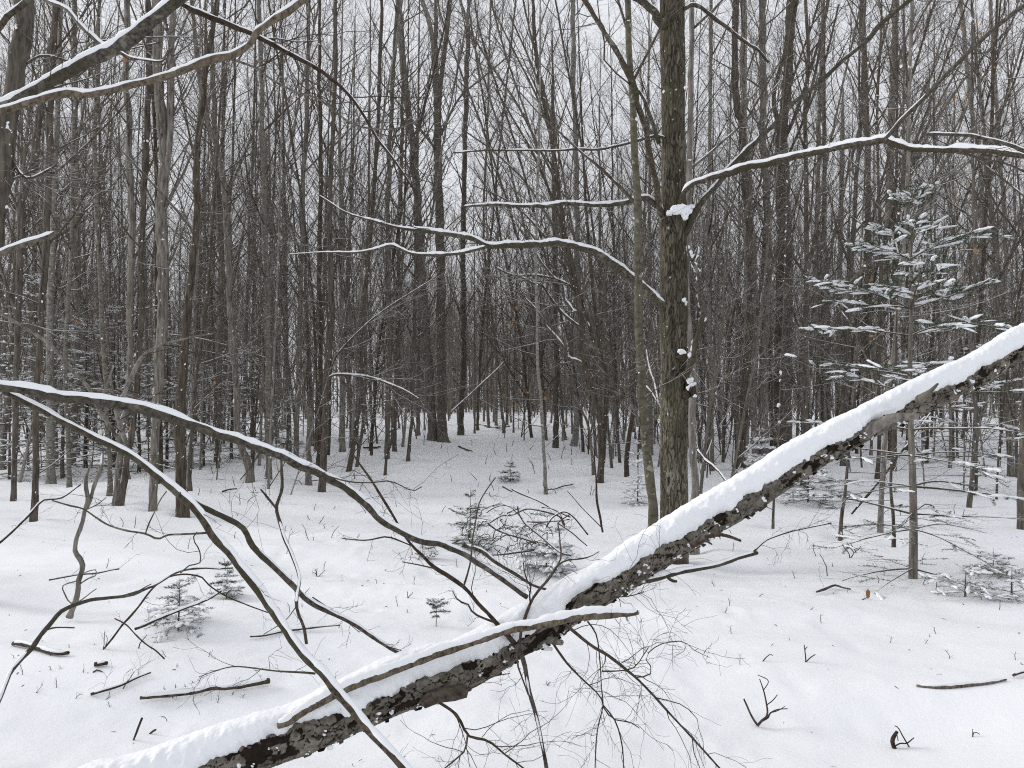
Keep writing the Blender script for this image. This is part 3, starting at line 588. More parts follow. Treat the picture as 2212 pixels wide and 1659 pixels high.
# ------------------------------------------------------------------ traced trees
def ext(P, R, H):
    H = max(H, P[-1, 2] + 3.5); d = unit(P[-1] - P[max(0, len(P) - 3)]); d = unit(d + np.array([0, 0, .8])); z = P[-1, 2]; out = [P]; rr = [R]; r = R[-1]; p = P[-1]
    if H > z + .5:
        n = max(2, int((H - z) / 1.2))
        for i in range(n):
            p = p + d * (H - z) / n; r_ = r * (1 - .85 * (i + 1) / n); out.append(p[None]); rr.append([r_]); d = unit(d + np.array([0, 0, .15]))
    return np.vstack(out), np.concatenate(rr)
def crown(P, R, rng, nb, zl, ln, tm, lowt=8, fine=4, bend=.35, ang=(22, 52), side=None, cap=(.3, 1.6)):
    """limbs, sub-branches and twigs on a bare trunk"""
    P = crom(np.c_[P, R], .35); R = P[:, 3]; P = P[:, :3]; H = P[-1, 2] - P[0, 2]
    z0 = zl / max(H, 1)
    A, a = grow(P[None], R[None], nb, min(z0, .6), .97, ang[0], ang[1], ln * .6, ln, 7, bend, .07, .011, rng, rmin=.003, rcap=.55, lenf=lambda t: 1.15 - .65 * t)
    tubes(tm, A, a, 4)
    B, b = grow(A, a, 6, .2, .97, 25, 55, ln * .18, ln * .42, 5, bend * .6, .13, .007, rng, rmin=.0019); tubes(tm, B, b, 3)
    if fine: C, c = grow(B, b, fine, .2, .97, 25, 60, .15, .5, 4, .2, .14, .007, rng, rmin=.0013); tubes(tm, C, c, 3)
    if lowt:
        A, a = grow(P[None], R[None], lowt, .06, .55, 55, 95, cap[0], cap[1], 6, .2, .12, .008, rng, rmin=.0025, rcap=.35); tubes(tm, A, a, 4)
        B, b = grow(A, a, 6, .2, .97, 30, 65, .15, .6, 4, .1, .14, .008, rng, rmin=.0015); tubes(tm, B, b, 3)
def flecks(sm, P, R, rng, n, zmax, s=1.):
    n = int(n * .6); Q = crom(np.c_[P, R], .1); Q = Q[Q[:, 2] < zmax]
    i = rng.integers(0, len(Q), n); a = rng.uniform(0, 2 * math.pi, n); d = np.stack([np.cos(a), np.sin(a), a * 0], -1)
    r = rng.uniform(.003, .010, n) * s * np.where(rng.random(n) < .10, 2.2, 1)
    blobs(sm, Q[i, :3] + d * (Q[i, 3] * .95)[:, None], np.stack([r * rng.uniform(.7, 1.6, n), r, r * rng.uniform(.8, 1.9, n)], -1), rng, 8, 6, .8)
TREE_XY = []
maple()
def tree(pts, w, mat, label, D=None, H=13., nb=12, ln=2.4, zl=3.5, lowt=8, fine=4, name='bare_tree', cat='tree', snowy=40, forks=(), group=None, stop=False, cap=(.3, 1.6), jit=.35, seed=None):
    a = np.array([[float(k) for k in q.split(',')] for q in pts.split()])
    if D is None: b = onground(a[0, 0], a[0, 1]); D = b[1]
    else: b = at(a[0, 0], a[0, 1], D); b[2] = gz(b[0], b[1])
    if D > 18: nb = int(nb * 1.7); ln *= 1.35; fine += 1
    seed = seed or int(a[0, 0] * 7 + a[0, 1]); rng = np.random.default_rng(seed); TREE_XY.append((b[0], b[1]))
    P = np.array([at(x, y, D) for x, y in a]); P = np.vstack([[P[0, 0], P[0, 1], b[2] - .25], P if P[0, 2] > b[2] + .02 else P[1:]])
    if len(P) < 3: P = np.vstack([P[:1], P[:1] * .5 + P[-1:] * .5, P[-1:]])
    w = np.atleast_1d(w).astype(float); s = np.linspace(0, 1, len(P)); R = np.interp(s, np.linspace(0, 1, len(w)), w) * D / F / 2
    R[0] *= 1.12
    Pt, Rt = (P, R) if stop else ext(P, R, H)
    Q = crom(np.c_[Pt, Rt], .07); p, r = Q[:, :3].copy(), Q[:, 3].copy(); z = p[:, 2]
    for ax in (0, 1): p[:, ax] += jit * np.minimum(r, .08) * (vnoise(np.stack([z * 1.7, z * 0 + ax * 5, z * 0 + seed], -1)) + .6 * vnoise(np.stack([z * 5, z * 0 + ax * 5, z * 0 + seed], -1)))
    r = r * (1 + .08 * vnoise(np.stack([z * 6, z * 0, z * 0 + seed], -1)) + .2 * np.exp(-np.clip(z - b[2], 0, 9) / .12)) 
    root = thing(name, label, cat, tuple(b), group)
    mb = MB(); tubes(mb, p[None], r[None], 14)
    V = mb.v[-1].reshape(len(p), 14, 3); c = p[:, None]; V = c + (V - c) * (1 + .09 * vnoise(V * np.array([40, 40, 9])) + .05 * vnoise(V * 70))[..., None]; mb.v[-1] = V.reshape(-1, 3).astype(np.float32)
    if stop: mb.add(np.vstack([V[-1], p[-1:] + [0, 0, r[-1] * .3]]), tris=[[i, (i + 1) % 14, 14] for i in range(14)])
    tko = mb.build('trunk', mat, root, root.location)
    tm = MB(); sm = MB()
    if not stop or lowt: crown(Pt, Rt, rng, nb, zl, ln, tm, lowt, fine, cap=cap) if not stop else crown(Pt, Rt, rng, 3, 1., .5, tm, lowt, 0, cap=cap)
    for fp, fw, kw in forks:
        Pf, Df = path(fp, D + kw.get('dD', 0)); Rf = np.interp(np.linspace(0, 1, len(Pf)), np.linspace(0, 1, len(fw)), fw) * D / F / 2
        if kw.get('ext', True) : Pf, Rf = ext(Pf, Rf, H * .9)
        Qf = crom(np.c_[Pf, Rf], .06); fm = MB(); tubes(fm, Qf[None, :, :3], Qf[None, :, 3], 10)
        fo = fm.build('fork' if kw.get('ext', True) else 'branch', mat, root, root.location)
        if kw.get('snow'): fs = MB(); snowcap(fs, Qf[:, :3], Qf[:, 3], kw['snow'], rng, kw.get('cover', .8), 7, steep=kw.get('steep', .95)); fs.build('snow', SNOW, fo, root.location)
        if kw.get('ext', True): crown(Pf, Rf, rng, 7, 1., ln * .7, tm, 2, fine)
        else:
            kD = max(.5, D / 11); Qf[:, 3] *= np.linspace(1, .45, len(Qf)); A, a_ = grow(Qf[None, :, :3], Qf[None, :, 3], 18, .1, .99, 22, 60, .35 * kD, 1.3 * kD, 6, .25, .13, .008, rng, rmin=.002); tubes(tm, A, a_, 4)
            B, b_ = grow(A, a_, 6, .2, .98, 25, 60, .12 * kD, .5 * kD, 4, .15, .14, .008, rng, rmin=.0014); tubes(tm, B, b_, 3)
    tm.build('crown', B_TWIG, root, root.location)
    if snowy: flecks(sm, p, r, rng, snowy, EYE + D * .55)
    sm.build('snow', SNOW, tko, root.location)
    return root
def N(ext=False, **k): k['ext'] = ext; return k
TREES = [
 ('-70,1010 -28,700 -6,500 5,400 13,300 27,233 43,133 57,60 63,0', [36, 34, 35, 36, 37, 37, 36], B_DARK, 'leaning thick brown trunk at the far left edge, snow lodged in its bark', dict(D=6.0, ln=2, forks=[('13,310 40,370 67,385 123,357', [6, 5, 4], N(snow=.01)), ('5,400 40,382 87,363', [5, 4], N(snow=.01)), ('30,160 90,120 165,134 240,116 350,90', [5, 4, 2], N(snow=.006))])),
 ('72,1123 77,1016 80,849 87,716 97,583 100,500 107,333 110,167 118,0', [14, 12, 13, 14, 13, 11], B_DARK, 'straight dark trunk standing apart from the rest, third from the left edge', {}),
 ('26,1081 30,1016 33,850 38,683 42,516 50,433 67,367 83,283 92,215 112,100 127,0', [10, 11, 13, 15, 15, 13, 12], B_DARK, 'dark trunk leaning right near the left edge behind the broken branch tip', {}),
 ('232,1068 237,1050 234,949 226,783 217,616 212,516 205,300 212,150 215,0', [12, 9, 8, 9, 7], B_PALE, 'slim pale trunk at left standing behind the crossing snowy limbs', {}),
 ('251,1090 256,1016 275,850 283,683 283,516 283,467 277,300 272,167 275,0', [14, 12, 13, 13, 11], B_GREY, 'left one of two trunks rising close together left of the knobbly sapling', {}),
 ('262,1092 270,1030 288,900 299,780 306,683 306,516 312,400 318,250 322,100 320,0', [13, 12, 11, 12, 10], B_DARK, 'right one of two close trunks, darker, with a slight bend halfway', {}),
 ('329,1104 328,1049 331,950 338,850 345,750 350,683 350,516 350,433 352,367 347,233 340,100 338,0', [14, 17, 21, 23, 22, 20, 17], B_GREY, 'stout grey trunk forking high up, left third of the wood', dict(forks=[('352,420 362,350 369,250 370,100 375,0', [14, 14, 12], N(True))], nb=12)),
 ('397,1115 390,1040 390,883 397,780 403,716 413,616 420,516 423,433 427,300 437,233 447,133 463,50 470,0', [24, 21, 16, 14, 13, 12, 11], B_DARK, 'trunk with a wide grey foot standing just behind the elbow of the snowy limb', {}),
 ('408,1060 410,1020 417,916 425,800 440,700 452,580', [9, 9, 7, 6], B_DARK, 'slender dark stem close behind the wide-footed trunk', dict(nb=12, ln=1.5)),
 ('537,1041 535,1020 530,1000 518,965 510,933 509,816 500,716 497,650 490,516 487,467 480,367 467,317 447,260 435,180', [17, 15, 13, 14, 13, 12, 10], B_GREY, 'trunk with a strongly curved foot above a snow bank left of centre', {}),
 ('583,1036 582,1000 580,850 578,683 573,516 571,400 565,200 560,0', [16, 12, 12, 11, 10, 9], B_PALE, 'pale birch-like trunk directly behind the forked stem on the snowy limb', {}),
 ('670,1047 668,980 668,883', [13, 12, 12], B_GREY, 'short snapped-off trunk capped with snow beside a dark straight tree', dict(stop=True, lowt=3)),
 ('696,1064 697,1010 700,949 703,880 706,816 711,716 716,650 713,516 713,480 716,367 720,267 725,133 723,0', [15, 15, 14, 14, 12, 10, 9, 8], B_DARK, 'tall near-black straight trunk left of centre with one long snowy side twig', dict(lowt=14, forks=[('709,820 715,813 733,809 786,813 815,820 836,828 873,843 908,864', [5, 5, 4, 3], N(snow=.02, cover=1.3)), ('711,805 730,765 786,706 836,666 900,625 940,600', [5, 4, 2], N(snow=.008))])),
 ('687,1015 690,950 694,850 692,700 690,516 694,400 690,200', [10, 10, 9, 8], B_DARK, 'dark trunk close behind the snapped snow-capped one', {}),
 ('753,1016 760,970 770,916 779,850 783,700 800,516 815,300 822,100', [10, 9, 9, 8], B_DARK, 'trunk leaning right at the left rim of the snowy clearing', {}),
 ('770,1009 778,960 786,900 790,700 795,500', [7, 7, 6], B_DARK, 'thin dark stem right beside the leaning one on the rim of the clearing', {}),
 ('830,1023 836,985 846,950 855,860 862,700 870,560', [6, 6, 5], B_DARK, 'thin stem slanting right, lower one of a pair in the clearing edge', dict(ln=1.5)),
 ('836,990 838,930 838,849 842,700 838,516 842,300 853,100 860,0', [10, 10, 9, 9, 8], B_GREY, 'grey trunk between two slanting thin stems at the clearing edge', {}),
 ('850,976 853,900 858,800 860,650 862,500 868,300', [9, 9, 8], B_DARK, 'dark trunk close to the right of the grey one at the clearing edge', {}),
 ('881,994 886,950 890,900 893,750 897,600 901,400', [8, 7, 7, 6], B_DARK, 'last thin dark stem left of the great twin trunks', {}),
 ('936,950 930,880 926,800 918,680 908,550 906,500 896,367 888,290 880,233 870,133 864,50 860,0', [20, 18, 17, 15, 14], B_GREY, 'left trunk of the big twin pair at the end of the clearing', {}),
 ('958,954 956,900 956,816 954,720 953,650 951,516 950,467 947,350 946,250 943,200', [23, 20, 19, 19, 18, 17, 15], B_GREY, 'right and thickest trunk of the twin pair, snow heaped at its foot', dict(H=17, forks=[('945,260 940,170 936,100 925,40 910,-10', [12, 11, 9], N(True)), ('947,250 952,180 963,90 972,0', [11, 10, 9], N(True)), ('948,300 990,215 1040,170 1100,120', [6, 4, 3], N(ext=False)), ('947,330 900,270 850,210 800,150', [6, 4, 3], N(ext=False))])),
 ('993,940 996,880 1001,816 1001,650 1000,516 1003,350 1010,100', [13, 12, 11, 10], B_DARK, 'dark trunk just right of the great twin pair', {}),
 ('903,940 903,850 905,700 902,516', [9, 9, 8], B_GREY, 'thin grey trunk just left of the great twin pair', {}),
 ('1179,1064 1178,1010 1174,949 1168,850 1162,783 1160,650 1158,516 1165,300', [8, 7, 6, 6], B_PALE, 'slim pale sapling standing in the middle of the clearing', dict(H=9, nb=10, ln=1.3)),
 ('1199,967 1200,900 1202,800 1200,650 1198,516 1195,300', [12, 11, 10, 9], B_DARK, 'dark trunk beyond the clearing, left of a pale one', {}),
 ('1242,964 1243,930 1247,850 1248,700 1247,516 1245,400 1240,200 1237,0', [14, 13, 12, 11, 10], B_PALE, 'pale banded birch-like trunk beyond the clearing', {}),
 ('1299,1040 1298,1000 1297,949 1286,866 1269,816 1259,750 1249,650 1239,583 1226,533 1219,500 1206,400 1192,300 1172,200 1159,117 1150,0', [13, 14, 13, 13, 12, 11, 10, 9, 7], B_DARK, 'dark leaning tree whose many limbs carry bright snow left of the old maple', dict(H=11, nb=10, lowt=3, snowy=90, forks=[
   ('1303,1000 1306,940 1309,883 1311,816 1305,790 1298,760 1290,700 1280,620 1270,500 1262,380', [9, 9, 8, 7, 5], N(True, snow=.02, cover=.5)),
   ('1302,775 1292,755 1282,739 1272,700 1262,659 1256,642 1249,626 1238,605 1229,589 1209,559 1199,543', [7, 6, 6, 5, 4], N(snow=.022, cover=.8, steep=1.05)),
   ('1252,672 1239,673 1228,658 1219,646 1216,619 1204,605 1192,596 1180,580 1169,566 1156,543', [6, 5, 4, 3], N(snow=.02, cover=1, steep=1.1)),
   ('1266,800 1262,789 1245,778 1229,773 1214,745 1196,723 1180,705 1169,683 1150,660 1130,640', [7, 6, 5, 4, 3], N(snow=.018, cover=1.1)),
   ('1262,712 1240,697 1212,673 1186,639 1170,615 1152,613 1130,600 1102,593 1085,585 1069,576', [6, 5, 5, 4, 3], N(snow=.018, cover=1.1)),
   ('1245,625 1236,619 1204,604 1169,596 1140,594 1112,596', [5, 4, 3], N(snow=.018, cover=1.3)),
   ('1219,500 1190,420 1150,330 1110,260 1069,190', [6, 5, 3], N(snow=.005, cover=.3)),
   ('1206,400 1170,330 1120,230 1060,140 1010,60', [6, 5, 3], N()), ('1192,300 1160,210 1110,110 1060,10', [5, 4, 3], N()), ('1172,200 1140,120 1100,30', [5, 3], N()),
   ('1239,583 1200,500 1140,400 1069,330 1000,280', [5, 4, 3], N(snow=.005, cover=.3)), ('1249,650 1210,560 1150,480 1090,430 1020,400', [5, 4, 2], N(snow=.006, cover=.4))])),
 ('1282,1027 1278,980 1269,916 1258,890 1249,866 1236,835 1225,810', [6, 5, 4], B_GREY, 'thin bowed grey stem at the left foot of the dark leaning tree', dict(H=5, nb=8, ln=.9, zl=1.5)),
 ('1352,1028 1355,985 1359,949 1365,915 1371,881', [10, 10, 9], B_STICK, 'charred-looking black snag leaning right with a cap of snow', dict(stop=True, lowt=0, snowy=8)),
 ('1409,1135 1407,1069 1396,966 1390,900 1386,849 1380,683 1378,516 1376,400 1369,300 1366,200 1358,100 1356,0', [21, 20, 19, 18, 17, 16, 14, 13], B_SMOOTH, 'smooth olive trunk spotted with lichen standing just left of the old maple', dict(D=7.0, H=12, lowt=4, snowy=25, jit=.2, forks=[('1394,950 1385,920 1370,885 1345,830 1330,760', [9, 7, 5, 3], N(snow=.01, cover=.3))])),
 ('1500,1194 1502,1100 1504,1040 1499,983 1496,883 1494,783 1488,716 1484,650 1486,516 1489,400 1492,200', [18, 16, 15, 14, 13, 12], B_GREY, 'grey trunk close behind the right side of the old maple', dict(lowt=5)),
 ('1519,1018 1527,950 1538,880 1548,800 1560,700 1567,560', [7, 6, 5], B_GREY, 'thin grey stem leaning right just past the old maple', dict(nb=10)),
 ('1539,1019 1538,940 1536,849 1533,700 1530,500 1533,300 1536,0', [9, 9, 8, 7], B_PALE, 'pale straight slim trunk right of the old maple', {}),
 ('1592,1019 1600,960 1606,916 1616,783 1622,683 1622,549 1616,467 1606,367 1602,267 1589,233 1589,100 1589,0', [22, 18, 16, 15, 14, 13], B_DARK, 'dark trunk with kinked upper stem, first of the thick group right of the maple', dict(lowt=10)),
 ('1632,1001 1630,900 1629,800 1629,683 1627,560 1618,400 1608,250 1605,100 1606,0', [15, 14, 13, 12], B_GREY, 'grey trunk tucked between two darker ones right of the maple', {}),
 ('1649,1000 1650,900 1652,780 1655,650 1658,516 1652,350 1648,200 1650,0', [19, 18, 17, 15, 14], B_GREY, 'thick grey trunk with dark seams behind the raised part of the log', {}),
 ('1679,975 1680,900 1681,800 1684,716 1687,600 1689,533 1685,400 1685,333 1690,270 1699,200 1705,67 1709,0', [19, 18, 19, 21, 21, 18], B_DARK, 'darkest and thickest trunk of the right group, forked above mid height', dict(lowt=8, forks=[('1688,330 1680,270 1672,200 1700,100 1715,40', [10, 8], N(True)), ('1690,300 1705,280 1735,200 1760,120 1785,30', [8, 7, 5], N(True)), ('1692,360 1740,250 1780,140 1812,10', [6, 5, 4], N())])),
 ('1702,964 1702,850 1704,700 1703,516 1698,400', [18, 17, 15, 13], B_GREY, 'grey-brown trunk touching the darkest one on its right', {}),
 ('1739,950 1745,850 1755,716 1762,600 1765,516 1768,350 1775,100', [11, 10, 9, 8], B_GREY, 'medium grey trunk between the dark group and the snowy fir', {}),
 ('1785,927 1786,850 1789,716 1785,600 1782,516 1780,300 1778,0', [11, 10, 9, 8], B_DARK, 'medium dark trunk between the dark group and the snowy fir', {}),
 ('1812,910 1810,850 1812,700 1816,516 1820,300', [12, 11, 10], B_GREY, 'grey trunk left of the snowy fir, behind the arched stick', {}),
 ('1870,930 1872,800 1874,650 1875,500 1873,333 1870,200 1867,120 1862,0', [14, 13, 13, 12, 10], B_DARK, 'upright dark trunk just left of the snowy fir, rising to the top edge', {}),
 ('1866,900 1880,820 1895,740 1908,650 1917,516 1922,400 1926,250 1929,167 1936,0', [14, 15, 16, 16, 14, 13], B_GREY, 'grey trunk leaning right behind the snowy fir', dict(forks=[('1917,540 1945,420 1990,300 2040,200 2110,80', [6, 5, 4], N()), ('1919,500 1960,380 2030,250 2100,150 2180,60', [6, 5, 4], N()), ('1924,430 1950,330 2000,200 2040,60', [6, 5, 4], N()), ('1926,330 1950,230 1985,120 2010,20', [5, 4], N()), ('1913,600 1980,470 2060,380 2150,300', [6, 5, 3], N()), ('1929,200 1945,120 1980,20', [5, 4], N())])),
 ('1902,1146 1906,1080 1909,1016 1913,950 1917,883 1935,700 1948,600 1960,400 1965,200', [12, 10, 9, 8, 8], B_GREY, 'trunk leaning right just left of the fir stem', dict(forks=[('1950,580 1990,460 2050,330 2100,200', [6, 5, 4], N(snow=.004, cover=.2)), ('1955,520 2010,400 2090,290 2200,180', [6, 4, 3], N())])),
 ('1931,1177 1930,1120 1924,1060 1926,1000 1930,950', [8, 6, 5], B_DARK, 'thin crooked stem leaning against the left side of the fir', dict(H=4.5, nb=6, ln=.8, zl=1.6)),
 ('1811,1161 1819,1110 1826,1070 1830,1030 1834,983 1842,900 1850,800', [8, 7, 6, 5], B_DARK, 'thin dark leaning stem poking up behind the raised right half of the log', dict(H=6, nb=8, ln=1.1, zl=2)),
 ('1669,1138 1672,1100 1676,1040 1680,990', [6, 5, 4], B_DARK, 'short thin stem seen beneath the raised log', dict(H=3.5, nb=5, ln=.6, zl=1)),
 ('2094,1095 2100,1040 2105,983 2108,900 2102,750 2105,600', [10, 9, 8], B_DARK, 'slim dark trunk in open snow beyond the right end of the log', dict(H=10)),
 ('2204,1146 2205,1080 2207,1000 2215,850 2225,700', [15, 13, 12], B_GREY, 'trunk half cut off by the right edge, foot in open snow', dict(H=10)),
 ('2125,900 2122,750 2120,600 2119,367 2100,250 2085,100 2075,0', [10, 9, 8], B_PALE, 'pale trunk rising behind the right end of the log near the right edge', {}),
 ('2178,930 2176,800 2170,650 2174,516 2160,350 2150,200 2139,0', [10, 9, 8, 7], B_GREY, 'grey trunk behind the right end of the log nearest the right edge', dict(forks=[('2175,540 2200,470 2212,430 2250,300', [5, 4], N())])),
 ('2150,1080 2160,950 2190,700 2212,550 2180,480 2155,450 2119,367', [4, 4, 3], B_DARK, 'thin wiry sapling bowed over at the right edge', dict(H=8, nb=8, ln=1)),
 ('120,1010 118,900 116,750 112,600 120,400', [10, 10, 9, 8], B_GREY, 'grey trunk among the snowy firs behind the two crossing limbs', {}),
 ('150,1005 158,940 165,850 168,700 165,516 163,300 160,0', [16, 14, 12, 11, 10], B_GREY, 'broad-footed grey trunk among the snowy firs at left', {}),
 ('470,1000 472,900 475,750 478,600 470,400 462,200', [12, 11, 10], B_GREY, 'grey trunk left of the one with the curved foot', {}),
 ('640,1000 642,900 648,750 650,600 655,400 664,200', [11, 10, 9], B_GREY, 'grey trunk between the pale birch-like one and the snapped one', {}),
]
ARCS = [((1325, 1010), (1250, 560), (1130, 0)), ((1290, 985), (1225, 560), (1075, 60)), ((1262, 975), (1190, 600), (1040, 80)), ((1222, 950), (1150, 560), (1000, 20)), ((1340, 1000), (1285, 520), (1200, 0)), ((1180, 950), (1120, 520), (960, 60)), ((1150, 945), (1080, 500), (1010, 0)), ((1090, 935), (1045, 520), (1060, 0)), ((1030, 930), (1060, 520), (1110, 40)), ((870, 965), (930, 480), (1010, 40)), ((800, 985), (860, 500), (960, 60)), ((760, 1000), (790, 520), (870, 0)), ((1850, 980), (1900, 560), (2090, 0)), ((1880, 985), (1950, 520), (2180, 60)), ((1830, 985), (1880, 500), (2020, 0)), ((1760, 985), (1800, 520), (1930, 0)), ((1560, 1000), (1620, 480), (1770, 0)), ((1720, 990), (1760, 500), (1860, 0)), ((2000, 1000), (2040, 560), (2200, 150)), ((2050, 1010), (2090, 560), (2230, 0)), ((690, 1010), (660, 500), (580, 0)), ((560, 1005), (600, 480), (690, 0)), ((470, 1010), (440, 480), (350, 0))]
for i, (a_, b_, c_) in enumerate(ARCS):
    zn = 'among the trunks at left' if a_[0] < 620 else 'by the near-black straight trunk' if a_[0] < 720 else 'at the left rim of the clearing' if a_[0] < 900 else 'at the end of the clearing' if a_[0] < 1250 else 'beside the dark leaning tree' if a_[0] < 1500 else 'beyond the old maple' if a_[0] < 1800 else 'around the tall fir'
    mid = ((a_[0] + b_[0]) / 2 - (c_[0] - a_[0]) * .06, (a_[1] + b_[1]) / 2)
    TREES.append((' '.join(f'{q[0]:.0f},{q[1]:.0f}' for q in (a_, mid, b_, ((b_[0] + c_[0]) / 2 - (c_[0] - a_[0]) * .03, (b_[1] + c_[1]) / 2), c_)), [6, 5, 4.5, 4], [B_DARK, B_GREY][i % 2], f'thin {["dark", "grey"][i % 2]} sapling {"arching far" if abs(c_[0] - a_[0]) > 190 else "arching" if abs(c_[0] - a_[0]) > 135 else "leaning gently"} to the {"left" if c_[0] < a_[0] else "right"} {zn}', dict(name='arching_sapling', cat='sapling', nb=26, ln=2.2, zl=1.6, fine=5, lowt=4, group=f'{["dark", "grey"][i % 2]} arching saplings {zn} {"left" if c_[0] < a_[0] else "right"}', snowy=20)))
for pts, w, mat, label, kw in TREES: tree(pts, w, mat, label, **kw)

def deadwood():
    multi('leaning_snag', 'short broken snag leaning right with a thick strip of snow, left of the snowy fir', 'snag',
        [('1818,665 1825,649 1832,630 1839,613 1850,598 1862,583 1868,570', [8.2, 8.2], [9, 10, 9, 7], dict(snow=.03, cover=1.2, steep=1.3))], B_DARK)
    multi('arched_stick', 'long thin stick arching down right in front of trunks left of the fir', 'stick',
        [('1735,593 1770,620 1805,656 1830,690 1849,723 1866,762 1882,803 1888,850 1893,900', [7.5, 7.5], [3, 4, 4, 4, 3], dict(snow=.006, cover=.8, twigs=4))], B_GREY)
    multi('leaning_stick', 'thin snowy stick slanting up to the right out of the clearing far back', 'stick',
        [('975,895 980,886 1020,849 1073,799 1090,780', [17, 17], [3, 3, 2.5], dict(snow=.012, cover=1))], B_DARK)
    multi('leaning_stick', 'dead pole leaning left across the gap between the olive trunk and the old maple', 'stick',
        [('1395,750 1402,790 1414,830 1422,880 1420,905', [8.5, 8.4], [5, 6, 5], dict(snow=.008, cover=.7, steep=1.1)), ('1393,830 1410,850 1430,890 1428,930', [8.5, 8.4], [5, 4], dict(snow=.008, cover=.7, steep=1.1))], B_WEATH)
    multi('leaning_pole', 'dead pole slanting down right through the snow behind the log, right of the maple', 'pole',
        [('1505,970 1522,992 1545,1012 1570,1040', [9.5, 8.8], [5, 4], dict(snow=.006, twigs=5, tl=(.1, .4)))], B_STICK)
    multi('leaning_pole', 'long thin pole slanting up right behind the fir stem', 'pole',
        [('1840,1110 1900,1040 1960,960 2020,880', [8.8, 9.4], [4, 4, 3], dict(snow=.004, cover=.3, twigs=6))], B_STICK)
    # bent stems at the left
    multi('crooked_sapling', 'crooked bare sapling standing in the snow at left, bowed to the left halfway up', 'sapling',
        [('150,1333 157,1318 162,1304 168,1280 170,1259 175,1240 174,1221 168,1205 159,1191 163,1165 174,1138 180,1118 185,1096 192,1075 189,1055 188,1030 196,1000', [5.4, 5.4], [12, 11, 10, 10, 9, 9, 8, 6, 4], {}),
         ('186,1100 195,1080 204,1050 210,1030 217,1016 222,976', [5.4, 5.5], [8, 7, 6, 4], dict(snow=.01, cover=.4, steep=1.3)),
         ('163,1300 150,1302 138,1280 136,1265 165,1255', [5.4, 5.3], [3, 2.5], {}), ('172,1262 190,1250 208,1242 205,1230 175,1240', [5.4, 5.3], [3, 2], {}),
         ('170,1300 185,1290 197,1280 208,1272', [5.4, 5.3], [3, 2], {}), ('188,1100 210,1090 229,1075', [5.4, 5.3], [3, 2], dict(twigs=3))], B_GREY, jit=.4)
    multi('arching_branch', 'long bare shoot arching in from the lower left corner over the little fir', 'branch',
        [('-30,1560 0,1501 23,1448 45,1422 68,1402 85,1375 102,1353 125,1328 151,1312 190,1300 227,1293 283,1285 315,1272 340,1263 378,1240 400,1232 423,1229 470,1229 503,1227', [3.2, 3.8, 4.6], [10, 9, 9, 8, 7, 6, 5, 4, 3], dict(snow=.004, cover=.5)),
         ('97,1362 120,1355 160,1356', [3.7, 3.6], [4, 3], {}), ('290,1283 310,1270 326,1262', [4, 4], [3, 2], {}), ('390,1238 410,1222 431,1218 430,1190 417,1165 425,1150', [4.3, 4.3], [3, 2.5], dict(twigs=2))], B_LIMB, jit=.5)
    multi('bowed_shoot', 'dark shoot rising from the snow and bowing over right beside the little fir', 'shoot',
        [('225,1401 245,1375 265,1349 295,1315 321,1281 338,1264 355,1251 375,1243 393,1240 415,1241 438,1247 450,1262 480,1283 529,1304 578,1323', [4.7, 4.6], [4, 4.5, 4, 3.5, 3, 2.5], dict(twigs=5, tl=(.06, .25)))], B_STICK, jit=.5)
    multi('broken_shoot', 'short broken stick crossing the foot of the bowed shoot', 'stick',
        [('248,1336 272,1349 290,1368 314,1391 335,1405 355,1423', [4.6, 4.3], [3, 3, 3], {})], B_STICK, jit=.5)
    multi('snowy_stick', 'snow-lined stick leaning across the front of the little fir at left', 'stick',
        [('291,1359 315,1350 340,1338 397,1315 425,1305 453,1293 478,1277', [4.75, 4.9], [5, 5, 4, 3], dict(snow=.014, cover=1.3, twigs=4, tl=(.08, .2)))], B_STICK)
    multi('leaning_shoot', 'dark shoot running up to the right from the left edge', 'shoot',
        [('-40,1205 0,1172 57,1119 78,1095 94,1079 132,1074 174,1047', [4.2, 4.6], [6, 6, 5, 3], dict(snow=.004, cover=.5, twigs=3, tl=(.05, .15)))], B_STICK, jit=.4)
    multi('low_stick', 'thin forked stick lying over the snow beside the crooked sapling', 'stick',
        [('106,1253 135,1247 162,1242 185,1239 208,1238 235,1232 257,1229', [6, 6.1], [4, 4, 3], dict(twigs=4, tl=(.08, .3), snow=.005))], B_STICK)
    # sticks on the snow
    def lying(name, label, pts, w, D=None, **k):
        a = [tuple(float(v) for v in q.split(',')) for q in pts.split()]; g = [onground(*q) for q in a]
        lift = k.pop('lift', .02); P = np.array([q + np.array([0, 0, lift]) for q in g]); D_ = P[:, 1].mean()
        root = thing(name, label, k.pop('cat', 'stick'), tuple(P[0])); limb(root, P, D_, w, k.pop('mat', B_LIMB), 'stem', **k)
    lying('snowy_stick', 'long straight stick lying on the snow with snow along its top, lower left', '302,1520 330,1516 372,1512 420,1508 455,1500 500,1497 582,1482', [6, 9, 9, 9, 10, 10], snow=.018, cover=1.3, seed=4, lift=.03, twigs=3, tl=(.05, .2))
    lying('bark_stick', 'dark curved piece of branch half sunk in the snow at the left edge', '28,1397 50,1399 75,1405 105,1415 130,1419 149,1417', [9, 10, 10, 9, 7], snow=.012, cover=1, seed=5, mat=B_STICK)
    lying('forked_stick', 'forked stick lying left of the long straight one', '196,1508 225,1500 262,1488 300,1470 325,1461', [6, 6, 5, 3], snow=.006, cover=1, seed=6, mat=B_STICK, twigs=3, tl=(.1, .3))
    lying('bark_stick', 'stubby dark bit of wood in a dimple of snow, lower left', '204,1443 218,1441 232,1440', [7, 7, 6], snow=.006, seed=7, mat=B_STICK)
